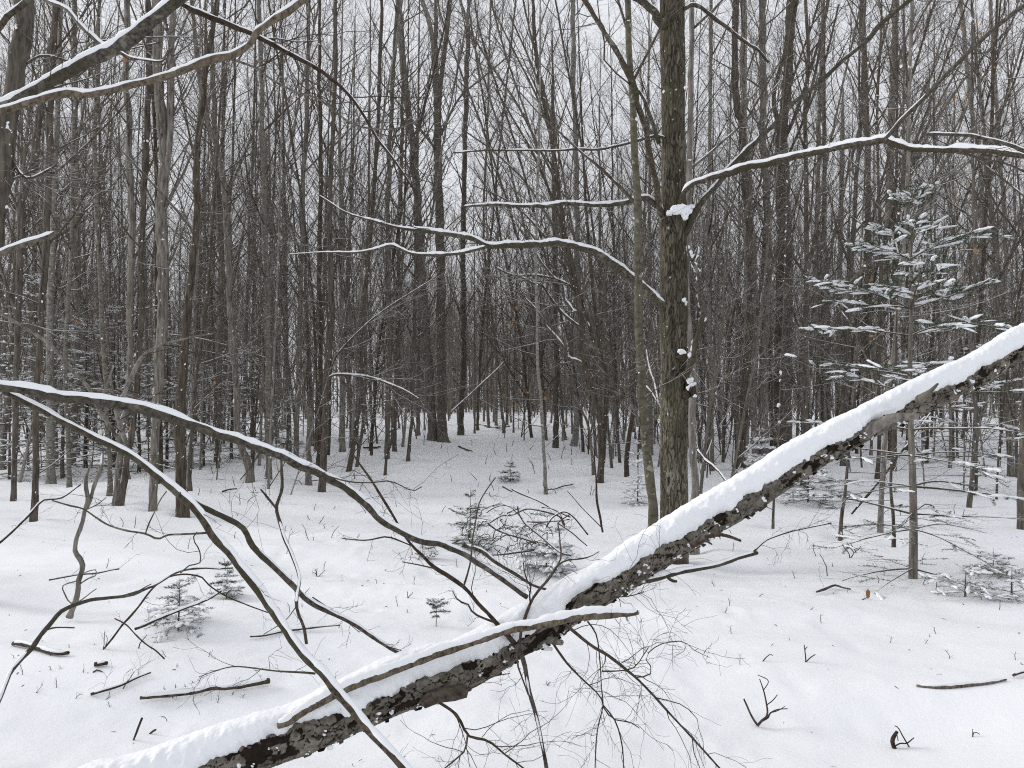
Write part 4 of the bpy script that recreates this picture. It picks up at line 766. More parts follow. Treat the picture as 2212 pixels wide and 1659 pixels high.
    lying('small_twig', 'tiny curl of twig just below the stubby bit of wood', '201,1456 210,1451 221,1455', [3, 3, 2], seed=8, mat=B_STICK, lift=.01)
    lying('thin_stick', 'thin dark stick lying behind the slanting snowy limb', '540,1382 570,1379 610,1370 660,1364 700,1360 734,1357', [3, 5, 5, 4, 3], snow=.008, cover=1.1, seed=9, mat=B_STICK)
    lying('bark_stick', 'reddish rotten stick half buried in snow by the right edge', '1980,1486 2010,1488 2050,1488 2091,1484 2130,1480 2174,1473', [5, 10, 12, 10, 7, 4], snow=.012, cover=1.1, seed=10, mat=B_WEATH, lift=.012)
    lying('bark_stick', 'stick end slanting out of the right edge above the rotten one', '2189,1467 2212,1459 2260,1450', [6, 7, 7], snow=.006, seed=11, mat=B_LIMB)
    lying('forked_stick', 'forked dark stick on open snow left of the orange leaf', '1764,1287 1785,1280 1803,1272 1820,1277 1837,1281', [4, 5, 5, 3], seed=12, mat=B_STICK, lift=.03, twigs=2, tl=(.15, .3))
    lying('small_stick', 'little stick lying in the snow near the curved-foot tree', '480,1064 495,1060 512,1058', [3, 3, 2], seed=13, mat=B_STICK)
    lying('thin_stick', 'thin twig lying in the clearing right of the twin trunks', '990,965 1005,972 1020,976', [3, 3, 2], seed=14, mat=B_STICK)
    lying('fallen_pole', 'snow-covered fallen pole far back at the end of the clearing', '1025,918 1050,921 1075,926 1100,922', [5, 5, 4], seed=15, snow=.03, cover=1.2, mat=B_LIMB)
    lying('thin_stick', 'dark stick lying near the foot of the slim pale sapling', '1183,1064 1200,1062 1216,1056 1238,1052', [3, 3.5, 3], seed=16, snow=.006, mat=B_STICK, lift=.05, twigs=3)
    lying('fallen_pole', 'snow-dusted stick among the stems left of the curved-foot tree', '330,1010 360,1004 400,1000', [4, 4, 3], seed=17, snow=.012, mat=B_LIMB, lift=.06)
    lying('fallen_pole', 'fallen stick with snow at the left rim of the clearing', '785,970 805,970 822,968', [4, 4, 4], seed=18, snow=.012, mat=B_STICK, lift=.05)
    lying('fallen_pole', 'fallen stick poking from the snow left of the pale birch-like trunk', '606,965 630,967 655,965', [5, 5, 5], seed=19, snow=.02, mat=B_STICK, lift=.1)
deadwood()

# ------------------------------------------------------------------ firs
def needles(mb, P, R, dens, ln, wd, rng, t0=.0, flat=.45):
    M, N_, _ = P.shape; L = np.linalg.norm(np.diff(P, axis=1), axis=-1).sum(1)
    cnt = np.maximum(3, (L * dens).astype(int)); m = np.repeat(np.arange(M), cnt); K = len(m)
    t = t0 + (1 - t0) * rng.random(K); x = t * (N_ - 1); i = np.minimum(x.astype(int), N_ - 2); f = (x - i)[:, None]
    p = P[m, i] * (1 - f) + P[m, i + 1] * f; T = unit(P[m, i + 1] - P[m, i])
    S = unit(np.cross(T, np.array([0, 0, 1.]))) * np.where(rng.random(K) < .5, -1, 1)[:, None]
    d = unit(S * .9 + T * rng.uniform(.3, .9, K)[:, None] + np.array([0, 0, 1.]) * rng.normal(0, flat, K)[:, None])
    l = (ln * rng.uniform(.7, 1.15, K))[:, None]; s = unit(np.cross(d, rng.normal(size=(K, 3)))) * wd
    V = np.stack([p - s, p + s, p + d * l + s * .4, p + d * l - s * .4], 1); mb.add(V.reshape(-1, 3), np.arange(K * 4).reshape(-1, 4))
def fir(root, H, r0, prof, nwh, per, seed, dens=260, nl=.02, nw=.0011, snow=.013, cover=.7, sub=14, base=0., bare=0., trunkm=None, droop=-.25, lean=(0, 0), sw=1.0, tone=None):
    """trunk, whorls of flat sprays with needles, snow lying on the sprays"""
    rng = np.random.default_rng(seed); z = np.linspace(-.12, H, 24); P = np.stack([lean[0] * z + .01 * np.sin(z * 3), lean[1] * z, z], -1)
    R = r0 * (1 - .93 * np.clip(z / H, 0, 1)); mb = MB(); tubes(mb, P[None], R[None], 10)
    o = np.array(root.location)
    for v in range(len(mb.v)): mb.v[v] = mb.v[v]
    mb.build('trunk', trunkm or B_DARK, root, (0, 0, 0))
    zz = base + (H * .985 - base) * (np.arange(nwh) + rng.uniform(-.3, .3, nwh)) / nwh; A = []; a = []; Ls = []
    for zi in np.clip(zz, .04, H * .98):
        n = max(2, int(per + rng.integers(-1, 2))); az0 = rng.random() * 6.28
        for j in range(n):
            L = np.interp(zi / H, *prof) * rng.uniform(.7, 1.15); az = az0 + 6.283 * j / n + rng.normal(0, .3); el = np.interp(zi / H, [0, .6, 1], [-.05, .22, .8]) + rng.normal(0, .1)
            d = np.array([math.cos(az) * math.cos(el), math.sin(az) * math.cos(el), math.sin(el)]); q = [np.array([lean[0] * zi, lean[1] * zi, zi])]
            for s in range(9):
                q.append(q[-1] + d * L / 9); d = unit(d + np.array([0, 0, droop / 9 + (.03 if s > 5 else 0)]) + rng.normal(0, .05, 3))
            A.append(q); a.append(np.linspace(max(.0022, L * .009), .001, 10)); Ls.append(L)
    A = np.array(A); a = np.array(a); tm = MB(); tubes(tm, A, a, 4)
    B, b = grow(A, a, sub, .12, .97, 42, 60, .28, .42, 6, -.05, .05, .006, rng, rmin=.0009, planar=.12, lenf=None)
    Lr = np.repeat(np.array(Ls), sub); tt = (np.tile(np.arange(sub), len(A)) + .5) / sub
    sc = np.minimum(Lr * (1.15 - .8 * tt) * 1.15, .72)[:, None, None]; B = B[:, :1] + (B - B[:, :1]) * sc; b = b * np.clip(sc[..., 0], .4, 1)
    keep = rng.random(len(B)) > bare * np.clip(1.6 - B[:, 0, 2] / (H * .45), 0, 1); nk = keep
    tubes(tm, B, b, 3)
    C, c = grow(B, b, 5, .2, .9, 40, 60, .25, .4, 4, 0, .05, .006, rng, rmin=.0008, planar=.15); Cs = np.repeat(np.minimum(sc * .9, .5), 5, axis=0) ; C = C[:, :1] + (C - C[:, :1]) * Cs; kc = np.repeat(nk, 5); big = (Cs[:, 0, 0] > .25) & (rng.random(len(Cs)) < .5)
    tubes(tm, C[big], c[big], 3)
    tm.build('branches', B_TWIG, root, (0, 0, 0))
    nm = MB(); needles(nm, B[nk], b[nk], dens, nl, nw, rng); m2 = big & kc
    if m2.any(): needles(nm, C[m2], c[m2], dens, nl, nw, rng)
    ka = (rng.random(len(A)) > bare); 
    if ka.any(): needles(nm, A[ka], a[ka], dens * .8, nl, nw, rng, t0=.35)
    fo = nm.build('foliage', NEEDLE, root, (0, 0, 0))
    sm = MB(); X = [B[nk]] + ([C[m2]] if m2.any() else [])
    for Xi in X:
        sel = rng.random(len(Xi)) < cover; Xi = Xi[sel]
        if not len(Xi): continue
        M, N_, _ = Xi.shape; L = np.linalg.norm(Xi[:, -1] - Xi[:, 0], axis=-1)
        idx = np.linspace(0, N_ - 1, 6); i = np.minimum(idx.astype(int), N_ - 2); f = (idx - i)[None, :, None]; Y = Xi[:, i] * (1 - f) + Xi[:, i + 1] * f
        pr = np.array([.25, .8, 1, 1, .85, .15])[None] * rng.uniform(.6, 1.25, (M, 6)) * rng.uniform(.45, 1.25, (M, 1))
        w_ = np.minimum(np.minimum(L[:, None] * .36, nl * 1.0 * sw), .03) * pr; hh = np.minimum(w_ * .75, snow) * rng.uniform(.7, 1.2, (M, 1))
        T, S, Nn = frames(Y); k = 6; th = np.arange(k) * 2 * math.pi / k
        V = Y[:, :, None] + np.array([0, 0, 1.]) * (hh * .6)[..., None, None] + S[:, :, None] * (w_[..., None] * np.cos(th))[..., None] + np.array([0, 0, 1.]) * (hh[..., None] * np.sin(th))[..., None]; V = V + vnoise(V * 60)[..., None] * w_[:, :, None, None] * np.array([.6, .6, .45])
        sm.add(V, grid_idx(M, 6, k))
    sm.build('snow', SNOW, fo, (0, 0, 0))
def place_fir(label, px, py, H, name='fir_tree', cat='fir', group=None, **k):
    b = onground(px, py); r = thing(name, label, cat, tuple(b), group); fir(r, H=H, **k); return r
def firs():
    r = place_fir('tall slim fir with snow-laden flat sprays behind the raised end of the log', 1972, 1250, 3.42, r0=.036, prof=([0, .1, .3, .55, .72, .84, .95, 1], [1.0, 1.1, 1.15, 1.0, .85, .45, .2, .06]), nwh=14, per=4, seed=12, dens=360, nl=.019, nw=.0013, snow=.012, cover=.30, sub=12, base=.12, bare=.8, trunkm=B_GREY, droop=-.3, sw=1.0)
    pb = ([0, .15, .6, 1], [.20, .28, .16, .03])
    place_fir('knee-high fir seedling with green tiers in the middle clearing beside the brush tangle', 1014, 1184, .70, 'fir_seedling', 'fir seedling', r0=.010, prof=([0, .2, .6, 1], [.26, .38, .2, .03]), nwh=6, per=5, seed=3, sub=10, snow=.006, cover=.3, dens=460, nl=.018, droop=-.25)
    place_fir('tiny fir seedling alone on the clearing snow, farthest one back', 1102, 1040, .40, 'fir_seedling', 'fir seedling', r0=.007, prof=pb, nwh=6, per=6, seed=4, sub=8, snow=.006, cover=.4, dens=350, droop=-.1)
    place_fir('snow-loaded little fir behind the leaning snowy stick at left', 385, 1362, .37, 'fir_seedling', 'fir seedling', r0=.007, prof=([0, .15, .6, 1], [.22, .26, .17, .05]), nwh=5, per=5, seed=5, sub=7, snow=.008, cover=.5, dens=300, sw=1.1)
    place_fir('small thin fir seedling behind the thick slanting limb', 489, 1291, .30, 'fir_seedling', 'fir seedling', r0=.006, prof=([0, .3, 1], [.16, .13, .04]), nwh=5, per=6, seed=6, sub=8, snow=.008, cover=.5, dens=450)
    place_fir('smallest fir sprig with a bare stem left of the log middle', 942, 1354, .19, 'fir_seedling', 'fir seedling', r0=.003, prof=([0, .4, .6, 1], [.02, .03, .1, .05]), nwh=4, per=5, seed=7, sub=6, snow=.004, cover=.3, dens=450, base=.07)
    place_fir('low bushy fir bowed under snow beneath the brush tangle', 1180, 1232, .62, 'fir_seedling', 'fir seedling', r0=.010, prof=([0, .3, .7, 1], [.38, .36, .25, .08]), nwh=5, per=6, seed=8, sub=8, snow=.014, cover=.85, dens=300, sw=1.3, droop=-.7)
    place_fir('snowy sprig at the foot of the green-tiered seedling', 925, 1205, .13, 'fir_seedling', 'fir seedling', r0=.004, prof=([0, 1], [.16, .06]), nwh=3, per=6, seed=9, sub=8, snow=.01, cover=.8, dens=420)
    place_fir('snow-covered young fir poking up behind the log right of the maple', 1645, 1035, 1.05, 'fir_seedling', 'fir seedling', r0=.012, prof=([0, .2, .6, 1], [.5, .5, .3, .05]), nwh=7, per=6, seed=10, sub=11, snow=.016, cover=.9, dens=300, nl=.025, sw=1.4)
    place_fir('thin young fir dusted with snow between the olive trunk and the black snag', 1377, 1090, 1.05, 'fir_seedling', 'fir seedling', r0=.012, prof=([0, .2, .6, 1], [.3, .3, .2, .05]), nwh=9, per=4, seed=11, sub=9, snow=.012, cover=.75, dens=220, bare=.3)
    place_fir('drooping fir sprays resting on the snow at the foot of the tall fir', 2085, 1290, .20, 'fir_seedling', 'fir seedling', r0=.008, prof=([0, 1], [.42, .2]), nwh=2, per=4, seed=14, sub=8, snow=.007, cover=.4, dens=200, bare=.35, droop=-.1)
    place_fir('buried fir tip showing needles at the right edge', 2185, 1290, .24, 'fir_seedling', 'fir seedling', r0=.008, prof=([0, 1], [.42, .2]), nwh=2, per=4, seed=15, sub=8, snow=.009, cover=.4, dens=220, bare=.3)
    place_fir('low snowy fir sprig in open snow above the buried fir tip', 2145, 1240, .22, 'fir_seedling', 'fir seedling', r0=.006, prof=([0, 1], [.26, .1]), nwh=3, per=5, seed=16, sub=9, snow=.012, cover=.7, dens=380)
    place_fir('half-grown fir with ragged snowy boughs right of the tall fir, behind the log', 2108, 1060, 2.6, r0=.03, prof=([0, .2, .6, 1], [1.2, 1.2, .8, .1]), nwh=9, per=3, seed=17, dens=170, nl=.024, nw=.0014, snow=.012, cover=.45, sub=8, bare=.75, droop=-.4, sw=1.2)
    place_fir('small dark fir low behind the log between the maple and the tall fir', 1745, 1085, .8, r0=.012, prof=([0, .3, 1], [.7, .5, .1]), nwh=5, per=5, seed=18, dens=200, nl=.028, nw=.0014, snow=.01, cover=.4, sub=12, bare=.4)
    # firs in the wood behind: three kinds, copied
    kinds = []
    for s_, H in ((31, 4.2), (32, 3.2), (33, 5.2)):
        r = thing('fir_tree', '', 'fir', (0, 0, 0)); 
        fir(r, H=H, r0=.05, prof=([0, .15, .5, .8, 1], [1.5, 1.6, 1.2, .6, .1]), nwh=int(H * 3.6), per=4, seed=s_, dens=120, nl=.03, nw=.0022, snow=.012, cover=.28, sub=8, bare=.3, droop=-.5, sw=1.1); kinds.append(r)
    spots = [(20, 1035, 0, 'snowy fir at the left edge behind the crossing limbs, nearest of its thicket'), (75, 1020, 2, 'tall snowy fir in the thicket behind the straight dark trunk at left'), (135, 1030, 1, 'short snowy fir in the thicket beside the broad-footed trunk'), (185, 1012, 0, 'snowy fir in the thicket right of the broad-footed trunk'), (245, 1010, 2, 'tallest snowy fir of the thicket, behind the pale slim trunk'), (300, 1020, 1, 'short snowy fir behind the two close trunks at left'), (360, 1012, 0, 'snowy fir behind the stout forking trunk'), (440, 1006, 0, 'snowy fir right of the wide-footed trunk'), (500, 992, 1, 'short snowy fir behind the trunk with the curved foot'), (545, 990, 0, 'dim snowy fir left of the pale birch-like trunk'), (620, 985, 1, 'low snowy fir behind the pale birch-like trunk, right side'), (770, 960, 1, 'snow-dusted low fir beyond the leaning stems at the clearing rim'), (1080, 930, 1, 'low fir at the far end of the clearing'), (1120, 926, 0, 'small dark fir at the far end of the clearing, right of the low one'), (1330, 985, 1, 'snow-covered low fir behind the dark leaning tree'), (2060, 1000, 0, 'snowy fir deep in the wood right of the tall slim fir'), (2195, 985, 2, 'tall snowy fir at the right edge in the wood'), (1560, 960, 1, 'low snowy fir among stems right of the old maple'), (-60, 1010, 2, 'tall snowy fir just at the left frame edge'), (400, 975, 2, 'tall dim fir far behind the stout forking trunk')]
    used = set()
    for i, (x, y, k, lab) in enumerate(spots):
        b = onground(x, y); TREE_XY.append((b[0], b[1])); src = kinds[k]
        if k not in used: o = src; used.add(k)
        else:
            o = src.copy(); COL.objects.link(o)
            copy_parts(src, o)
        rng = np.random.default_rng(i + 60); o.location = b; o.rotation_euler.z = rng.uniform(0, 6.28); q = rng.uniform(.6, .95) * (.42 if 1050 < x < 1350 else .6 if x in (770, 1560, 620) else 1)
        o.scale = (q, q, q); o['label'] = lab; o['category'] = 'fir'; o['group'] = 'snowy firs standing in the wood'
firs()

# ------------------------------------------------------------------ brush tangle
def brush():
    S = [('1053,1130 1075,1145 1108,1157 1135,1165 1158,1174', 6.6, [4.5, 4, 4], dict(snow=.014, cover=1.2)), ('1105,1057 1127,1068 1158,1080 1192,1099 1232,1117', 6.8, [3, 3, 3], dict(snow=.008, cover=.9)),
     ('1058,1130 1082,1114 1108,1112 1138,1099 1175,1104 1208,1114 1218,1135', 6.9, [3, 3.5, 4, 5], dict(snow=.012, cover=1)), ('1180,1139 1195,1117 1220,1105 1242,1119 1258,1139 1270,1155', 6.7, [3, 3.5, 3], dict(snow=.012, cover=1)),
     ('1118,1094 1122,1112 1138,1135 1175,1165 1208,1192 1232,1200', 6.4, [3, 3], dict(snow=.008, cover=1)), ('1042,1199 1075,1199 1117,1194 1153,1189', 6.3, [2, 3, 3], {}), ('1138,1127 1175,1128 1230,1122', 7.1, [3, 3], dict(snow=.012, cover=1.2)),
     ('1205,1130 1235,1150 1268,1179', 6.5, [3, 2.5], dict(snow=.006, cover=1)), ('1085,1051 1107,1063', 7, [3, 2], {})]
    rng = np.random.default_rng(44)
    for i in range(46):
        cx, cy = rng.uniform(1040, 1200), rng.uniform(1120, 1225); r = rng.uniform(12, 55); a0 = rng.uniform(2.4, 4.6); n = 7; da = rng.uniform(.9, 2.6) * (1 if rng.random() < .7 else -1)
        D0 = rng.uniform(6.1, 7.1); pts = ' '.join(f'{cx + r * math.cos(a0 + da * j / 6) + rng.normal(0, 2):.0f},{cy + r * .8 * math.sin(a0 + da * j / 6) + rng.normal(0, 2):.0f}' for j in range(n))
        S.append((pts, [D0, D0 + rng.uniform(-.4, .4)], [2.2, 1.6, 1.1], dict(twigs=2, tl=(.06, .25), k=5, snow=.003 if i % 4 == 0 else 0, cover=.6)))
    base = onground(1120, 1235)
    multi('brush_tangle', 'tangle of curled bare twigs from a fallen treetop beside the green-tiered fir seedling', 'brush', S, B_STICK, base=tuple(base), jit=.3)
brush()

# ------------------------------------------------------------------ small plants poking through the snow
def sprig(label, px, py, h, n, seed, spread=.35, name='twig_plant', w=2.5, cat='twig', group=None, leaf=False):
    rng = np.random.default_rng(seed); b = onground(px, py); root = thing(name, label, cat, tuple(b), group); mb = MB(); hh = h * b[1] / F
    for i in range(n):
        az = rng.uniform(0, 6.28); d = unit(np.array([math.cos(az) * spread, math.sin(az) * spread * .5, 1])); q = [np.array(b) - [0, 0, .02]]
        for s in range(6): q.append(q[-1] + d * hh * rng.uniform(.7, 1) / 6); d = unit(d + rng.normal(0, .2, 3))
        q = np.array(q)[None]; r = np.linspace(w, w * .5, 7)[None] * b[1] / F / 2
        tubes(mb, q, r, 5); A, a = grow(q, r, 4, .3, .95, 30, 60, hh * .15, hh * .4, 4, .3, .15, .01, rng, rmin=.0008); tubes(mb, A, a, 3)
    mb.build('stem', B_STICK, root, root.location)
    if leaf:
        lm = MB(); c = np.array(b) + [.06, 0, hh * .45]; lm.add(np.array([[0, 0, .03], [.018, .004, .012], [.012, 0, -.03], [0, .003, -.042], [-.014, 0, -.02], [-.016, .004, .012]]) + c, tris=[[0, 1, 2], [0, 2, 3], [0, 3, 4], [0, 4, 5]]); 
        lm.add(np.array([[0, 0, .03], [.018, .004, .012], [.012, 0, -.03], [0, .003, -.042], [-.014, 0, -.02], [-.016, .004, .012]]) + c + [0, .0015, 0], tris=[[2, 1, 0], [3, 2, 0], [4, 3, 0], [5, 4, 0]]); lm.build('leaf', LEAF, root, root.location)
def traced(name, label, cat, px, py, specs, D=None, **k):
    b = onground(px, py); D = b[1]; multi(name, label, cat, [(p, D, w, {}) for p, w in specs], B_STICK, base=tuple(b), jit=.4, step=.012, k=7, **k)
traced('twig_plant', 'branching bare seedling in open snow below the log, right of centre', 'twig', 1636, 1566, [('1636,1568 1645,1558 1656,1548 1658,1535 1656,1523 1650,1495 1641,1467', [5, 3.5, 3, 2]), ('1656,1523 1670,1513 1679,1501', [2.5, 2]), ('1636,1566 1622,1545 1607,1510', [5, 3]), ('1645,1558 1658,1550 1663,1540 1680,1532 1701,1531', [3.5, 3, 2]), ('1650,1490 1660,1470 1637,1458', [2, 1.5]), ('1663,1540 1680,1536 1695,1526', [2, 1.5])])
traced('twig_plant', 'thick black hooked twig with a thin forked one in the lower right snow', 'twig', 1932, 1617, [('1933,1618 1928,1602 1930,1592 1938,1580', [7, 7, 5]), ('1982,1640 1965,1615 1950,1590 1940,1572 1933,1568', [3, 3, 2]), ('1933,1612 1945,1605 1958,1605 1974,1594', [3, 3, 2]), ('1940,1600 1938,1588', [2, 1.5])])
traced('twig_plant', 'Y-shaped twig in the snow between the log and the lower right corner', 'twig', 1740, 1432, [('1741,1432 1740,1415 1737,1393', [3, 2]), ('1741,1430 1752,1420 1761,1414', [2.5, 2]), ('1739,1403 1744,1397', [2, 1.5])])
traced('twig_plant', 'short bent twig left of the Y-shaped one', 'twig', 1647, 1430, [('1647,1430 1655,1420 1665,1413 1669,1416', [2.5, 1.5])])
traced('grass_blade', 'pale bent grass blade in the lower right corner', 'grass blade', 2101, 1595, [('2101,1595 2103,1583 2110,1582 2116,1586', [2.5, 1.5]), ('2101,1595 2101,1575', [2, 1])])
traced('twig_plant', 'upright dark twig by the snow ridge at the bottom left', 'twig', 288, 1600, [('288,1600 296,1575 307,1551', [3, 5, 5])])
traced('twig_plant', 'short dark twig tip on the log snow at bottom left', 'twig', 325, 1585, [('320,1588 330,1580 337,1576', [3, 5, 4])])
traced('twig_plant', 'spreading thin-twigged shoot between the maple foot and the snowy branch', 'twig', 1300, 1290, [('1302,1150 1298,1120 1290,1080 1288,1030 1284,980 1290,940', [4, 4, 3, 2]), ('1300,1140 1260,1100 1225,1060', [2, 1.5])])
rg = np.random.default_rng(91)
SPR = [(600, 1112, 'broken-topped thin shoot', 50), (720, 1240, 'dry curled seed stalks with brown leaves', 24), (1213, 1125, 'thin twig', 40), (860, 1175, 'fine twig', 25), (950, 1290, 'forked fine twig', 24), (1240, 1075, 'wispy twig', 55)]
sprig('dry curled brown seed stalks standing in snow left of centre', 685, 1245, 26, 4, 2, .7, w=2)
sprig('three-pronged twig beside the tallest seedling of the clearing', 880, 1290, 26, 2, 5, .5, w=2)
sprig('twig carrying one orange dead leaf on open snow right of the log', 1858, 1295, 30, 1, 4, .6, leaf=True)
sprig('pale upright twig between the orange leaf and the log', 1785, 1245, 62, 1, 9, .3)
sprig('wispy shoot in the snow below the snowy stick at left', 370, 1505, 42, 2, 10, .5)
sprig('kinked fine shoot behind the long straight stick at left', 262, 1490, 62, 1, 11, .4)
sprig('forked fine shoot left of the bowed shoot', 222, 1402, 52, 2, 12, .5, w=2)
sprig('knobbly upright twig between two shoots at left', 299, 1400, 50, 1, 13, .2, w=3)
sprig('branching twig in open snow beside the fir stem', 1835, 1205, 55, 2, 14, .9)
sprig('low branching twig between the log and the fir', 1850, 1195, 40, 2, 15, .9)
sprig('faint twig on the snow under the log shadow', 1185, 1478, 18, 2, 16, .8, w=2)
small = [(rg.uniform(150, 1000), rg.uniform(1100, 1330)) for _ in range(44)] + [(rg.uniform(1500, 2200), rg.uniform(1230, 1440)) for _ in range(26)] + [(rg.uniform(950, 1290), rg.uniform(960, 1110)) for _ in range(34)] + [(rg.uniform(20, 560), rg.uniform(1340, 1560)) for _ in range(26)] + [(rg.uniform(1560, 2200), rg.uniform(1090, 1230)) for _ in range(14)] + [(rg.uniform(420, 900), rg.uniform(1010, 1120)) for _ in range(20)]
for i, (x, y) in enumerate(small):
    zone = 'in the clearing' if y < 1120 and x < 1300 else 'on the snow right of the log' if x > 1400 else 'on the open snow left of the log'
    sprig('hair-thin dry stem sticking up ' + zone, x, y, rg.uniform(12, 42), 1, 200 + i, rg.uniform(.1, .5), 'dry_stem', 1.6, 'dry stem', 'dry stems ' + zone)

# ------------------------------------------------------------------ the wood: variants copied
def variant(kind, seed):
    """trunk, crown, flecks of snow at the origin"""
    rng = np.random.default_rng(seed); tm = MB(); tr = MB(); sm = MB()
    if kind == 'tree':
        H = rng.uniform(12, 17); r0 = rng.uniform(.028, .072); n = 16; z = np.linspace(-.25, H, n); lean = rng.normal(0, .035, 2)
        P = np.stack([lean[0] * z + .05 * np.cumsum(rng.normal(0, .5, n)), lean[1] * z + .05 * np.cumsum(rng.normal(0, .5, n)), z], -1); P[:, :2] -= P[0, :2]
        R = r0 * (1 - .88 * np.clip(z / H, 0, 1) ** 1.2)
        Q = crom(np.c_[P, R], .25); tubes(tr, Q[None, :, :3], Q[None, :, 3] * (1 + .4 * np.exp(-np.clip(Q[:, 2], 0, 9) / .15)), 9)
        nf = rng.integers(0, 3)
        for _ in range(nf):
            A, a = grow(Q[None, :, :3], Q[None, :, 3], 1, .3, .6, 12, 25, H * .35, H * .5, 8, .5, .05, .011, rng, rcap=.75); tubes(tr, A, a, 7); crown(A[0], a[0], rng, 6, .5, 1.6, tm, 0, 4)
        crown(P, R, rng, 24, rng.uniform(2.8, 5), 2.8, tm, int(rng.integers(8, 16)), 6, cap=(.3, 1.5))
        flecks(sm, P, R, rng, 60, 9, 1.2)
    else:
        H = rng.uniform(5, 9); n = 9; r0 = rng.uniform(.015, .032); z = np.linspace(-.1, 1, n) * H; lean = rng.normal(0, .12, 2); cv = rng.normal(0, .012, 2)
        P = np.stack([lean[0] * z + cv[0] * z * z, lean[1] * z + cv[1] * z * z, z], -1) + rng.normal(0, .03, (n, 3)) * np.linspace(0, 1, n)[:, None]; R = r0 * (1 - .85 * np.linspace(0, 1, n))
        Q = crom(np.c_[P, R], .25); tubes(tr, Q[None, :, :3], Q[None, :, 3], 7)
        crown(P, R, rng, 20, .8, 2.3, tm, 6, 5, bend=.6, ang=(15, 45), cap=(.3, 1.0))
        flecks(sm, P, R, rng, 25, 6, .9)
    return tr, tm, sm
NT, NS = 16, 10
def proto(kind, i):
    tr, tm, sm = variant(kind, 500 + i + (0 if kind == 'tree' else 100))
    r = thing('bare_tree' if kind == 'tree' else 'sapling', '', 'tree' if kind == 'tree' else 'sapling')
    mat = [B_GREY, B_DARK, B_GREY, B_PALE, B_GREY, B_DARK][i % 6]
    tk = tr.build('trunk', mat, r); tm.build('crown', B_TWIG, r); sm.build('snow', SNOW, tk); return [r, False]
protos = {'tree': [proto('tree', i) for i in range(NT)], 'sapling': [proto('sapling', i) for i in range(NS)]}
def put(kind, i, b, rot, sc, label, group):
    pr = protos[kind][i]; src = pr[0]
    if not pr[1]: o = src; pr[1] = True
    else:
        o = src.copy(); COL.objects.link(o)
        copy_parts(src, o)
    o.location = b; o.rotation_euler.z = rot; o.scale = (sc, sc, sc); o['label'] = label; o['group'] = group
zx = [0, 240, 430, 620, 800, 900, 960, 1240, 1320, 1420, 1560, 1760, 2212]; zd = [14, 13.5, 14, 14, 17, 24, 33, 27, 18, 15, 13, 13.5, 14]
ZN = [(60, 'at the left frame edge'), (180, 'around the snowy firs at left'), (310, 'by the two close trunks at left'), (430, 'by the stout forking trunk'), (530, 'by the trunk with the curved foot'), (630, 'by the pale birch-like trunk'), (740, 'by the near-black straight trunk'), (860, 'at the left rim of the clearing'), (1010, 'by the great twin trunks'), (1240, 'beyond the end of the clearing'), (1340, 'by the dark leaning tree'), (1450, 'behind the old maple'), (1580, 'just right of the old maple'), (1740, 'in the thick dark group'), (1880, 'left of the tall fir'), (2060, 'behind the tall fir'), (9999, 'at the right edge of the wood')]
def scatter(kind, count, dmax, seed, mind):
    rng = np.random.default_rng(seed); n = 0; tries = 0
    while n < count and tries < 60000:
        tries += 1
        D = math.sqrt(rng.uniform(12 ** 2, dmax ** 2)); px = rng.uniform(-60, 2270)
        if px > 1850 and rng.random() < .45: continue
        if D < np.interp(px, zx, zd) * (1 if kind == 'tree' else .93): continue
        x = (px - CX) / F * D
        if any((x - a) ** 2 + (D - c) ** 2 < mind ** 2 for a, c in TREE_XY[-1000:]): continue
        TREE_XY.append((x, D)); z = next(t for l, t in ZN if px < l)
        dist = 'nearer' if D < 20 else 'farther' if D < 28 else 'distant'
        if kind == 'tree': lab = f'{dist} bare grey-brown trunk {z}'
        else: lab = f'{dist} thin bare sapling {z}'
        vi = int(rng.integers(0, NT if kind == 'tree' else NS)); tone = ['grey', 'dark', 'grey', 'pale', 'grey', 'dark'][vi % 6]; lab = lab.replace('bare grey-brown', 'bare ' + tone).replace('thin bare', 'thin bare ' + tone)
        put(kind, vi, (x, D, float(gz(x, D))), rng.uniform(0, 6.28), rng.uniform(.8, 1.15), lab, tone + (' trees ' if kind == 'tree' else ' saplings ') + z + ', ' + dist)
        n += 1
    print('scatter', kind, n, tries)
scatter('tree', 172, 36, 1, .8)
scatter('sapling', 165, 30, 2, .45)

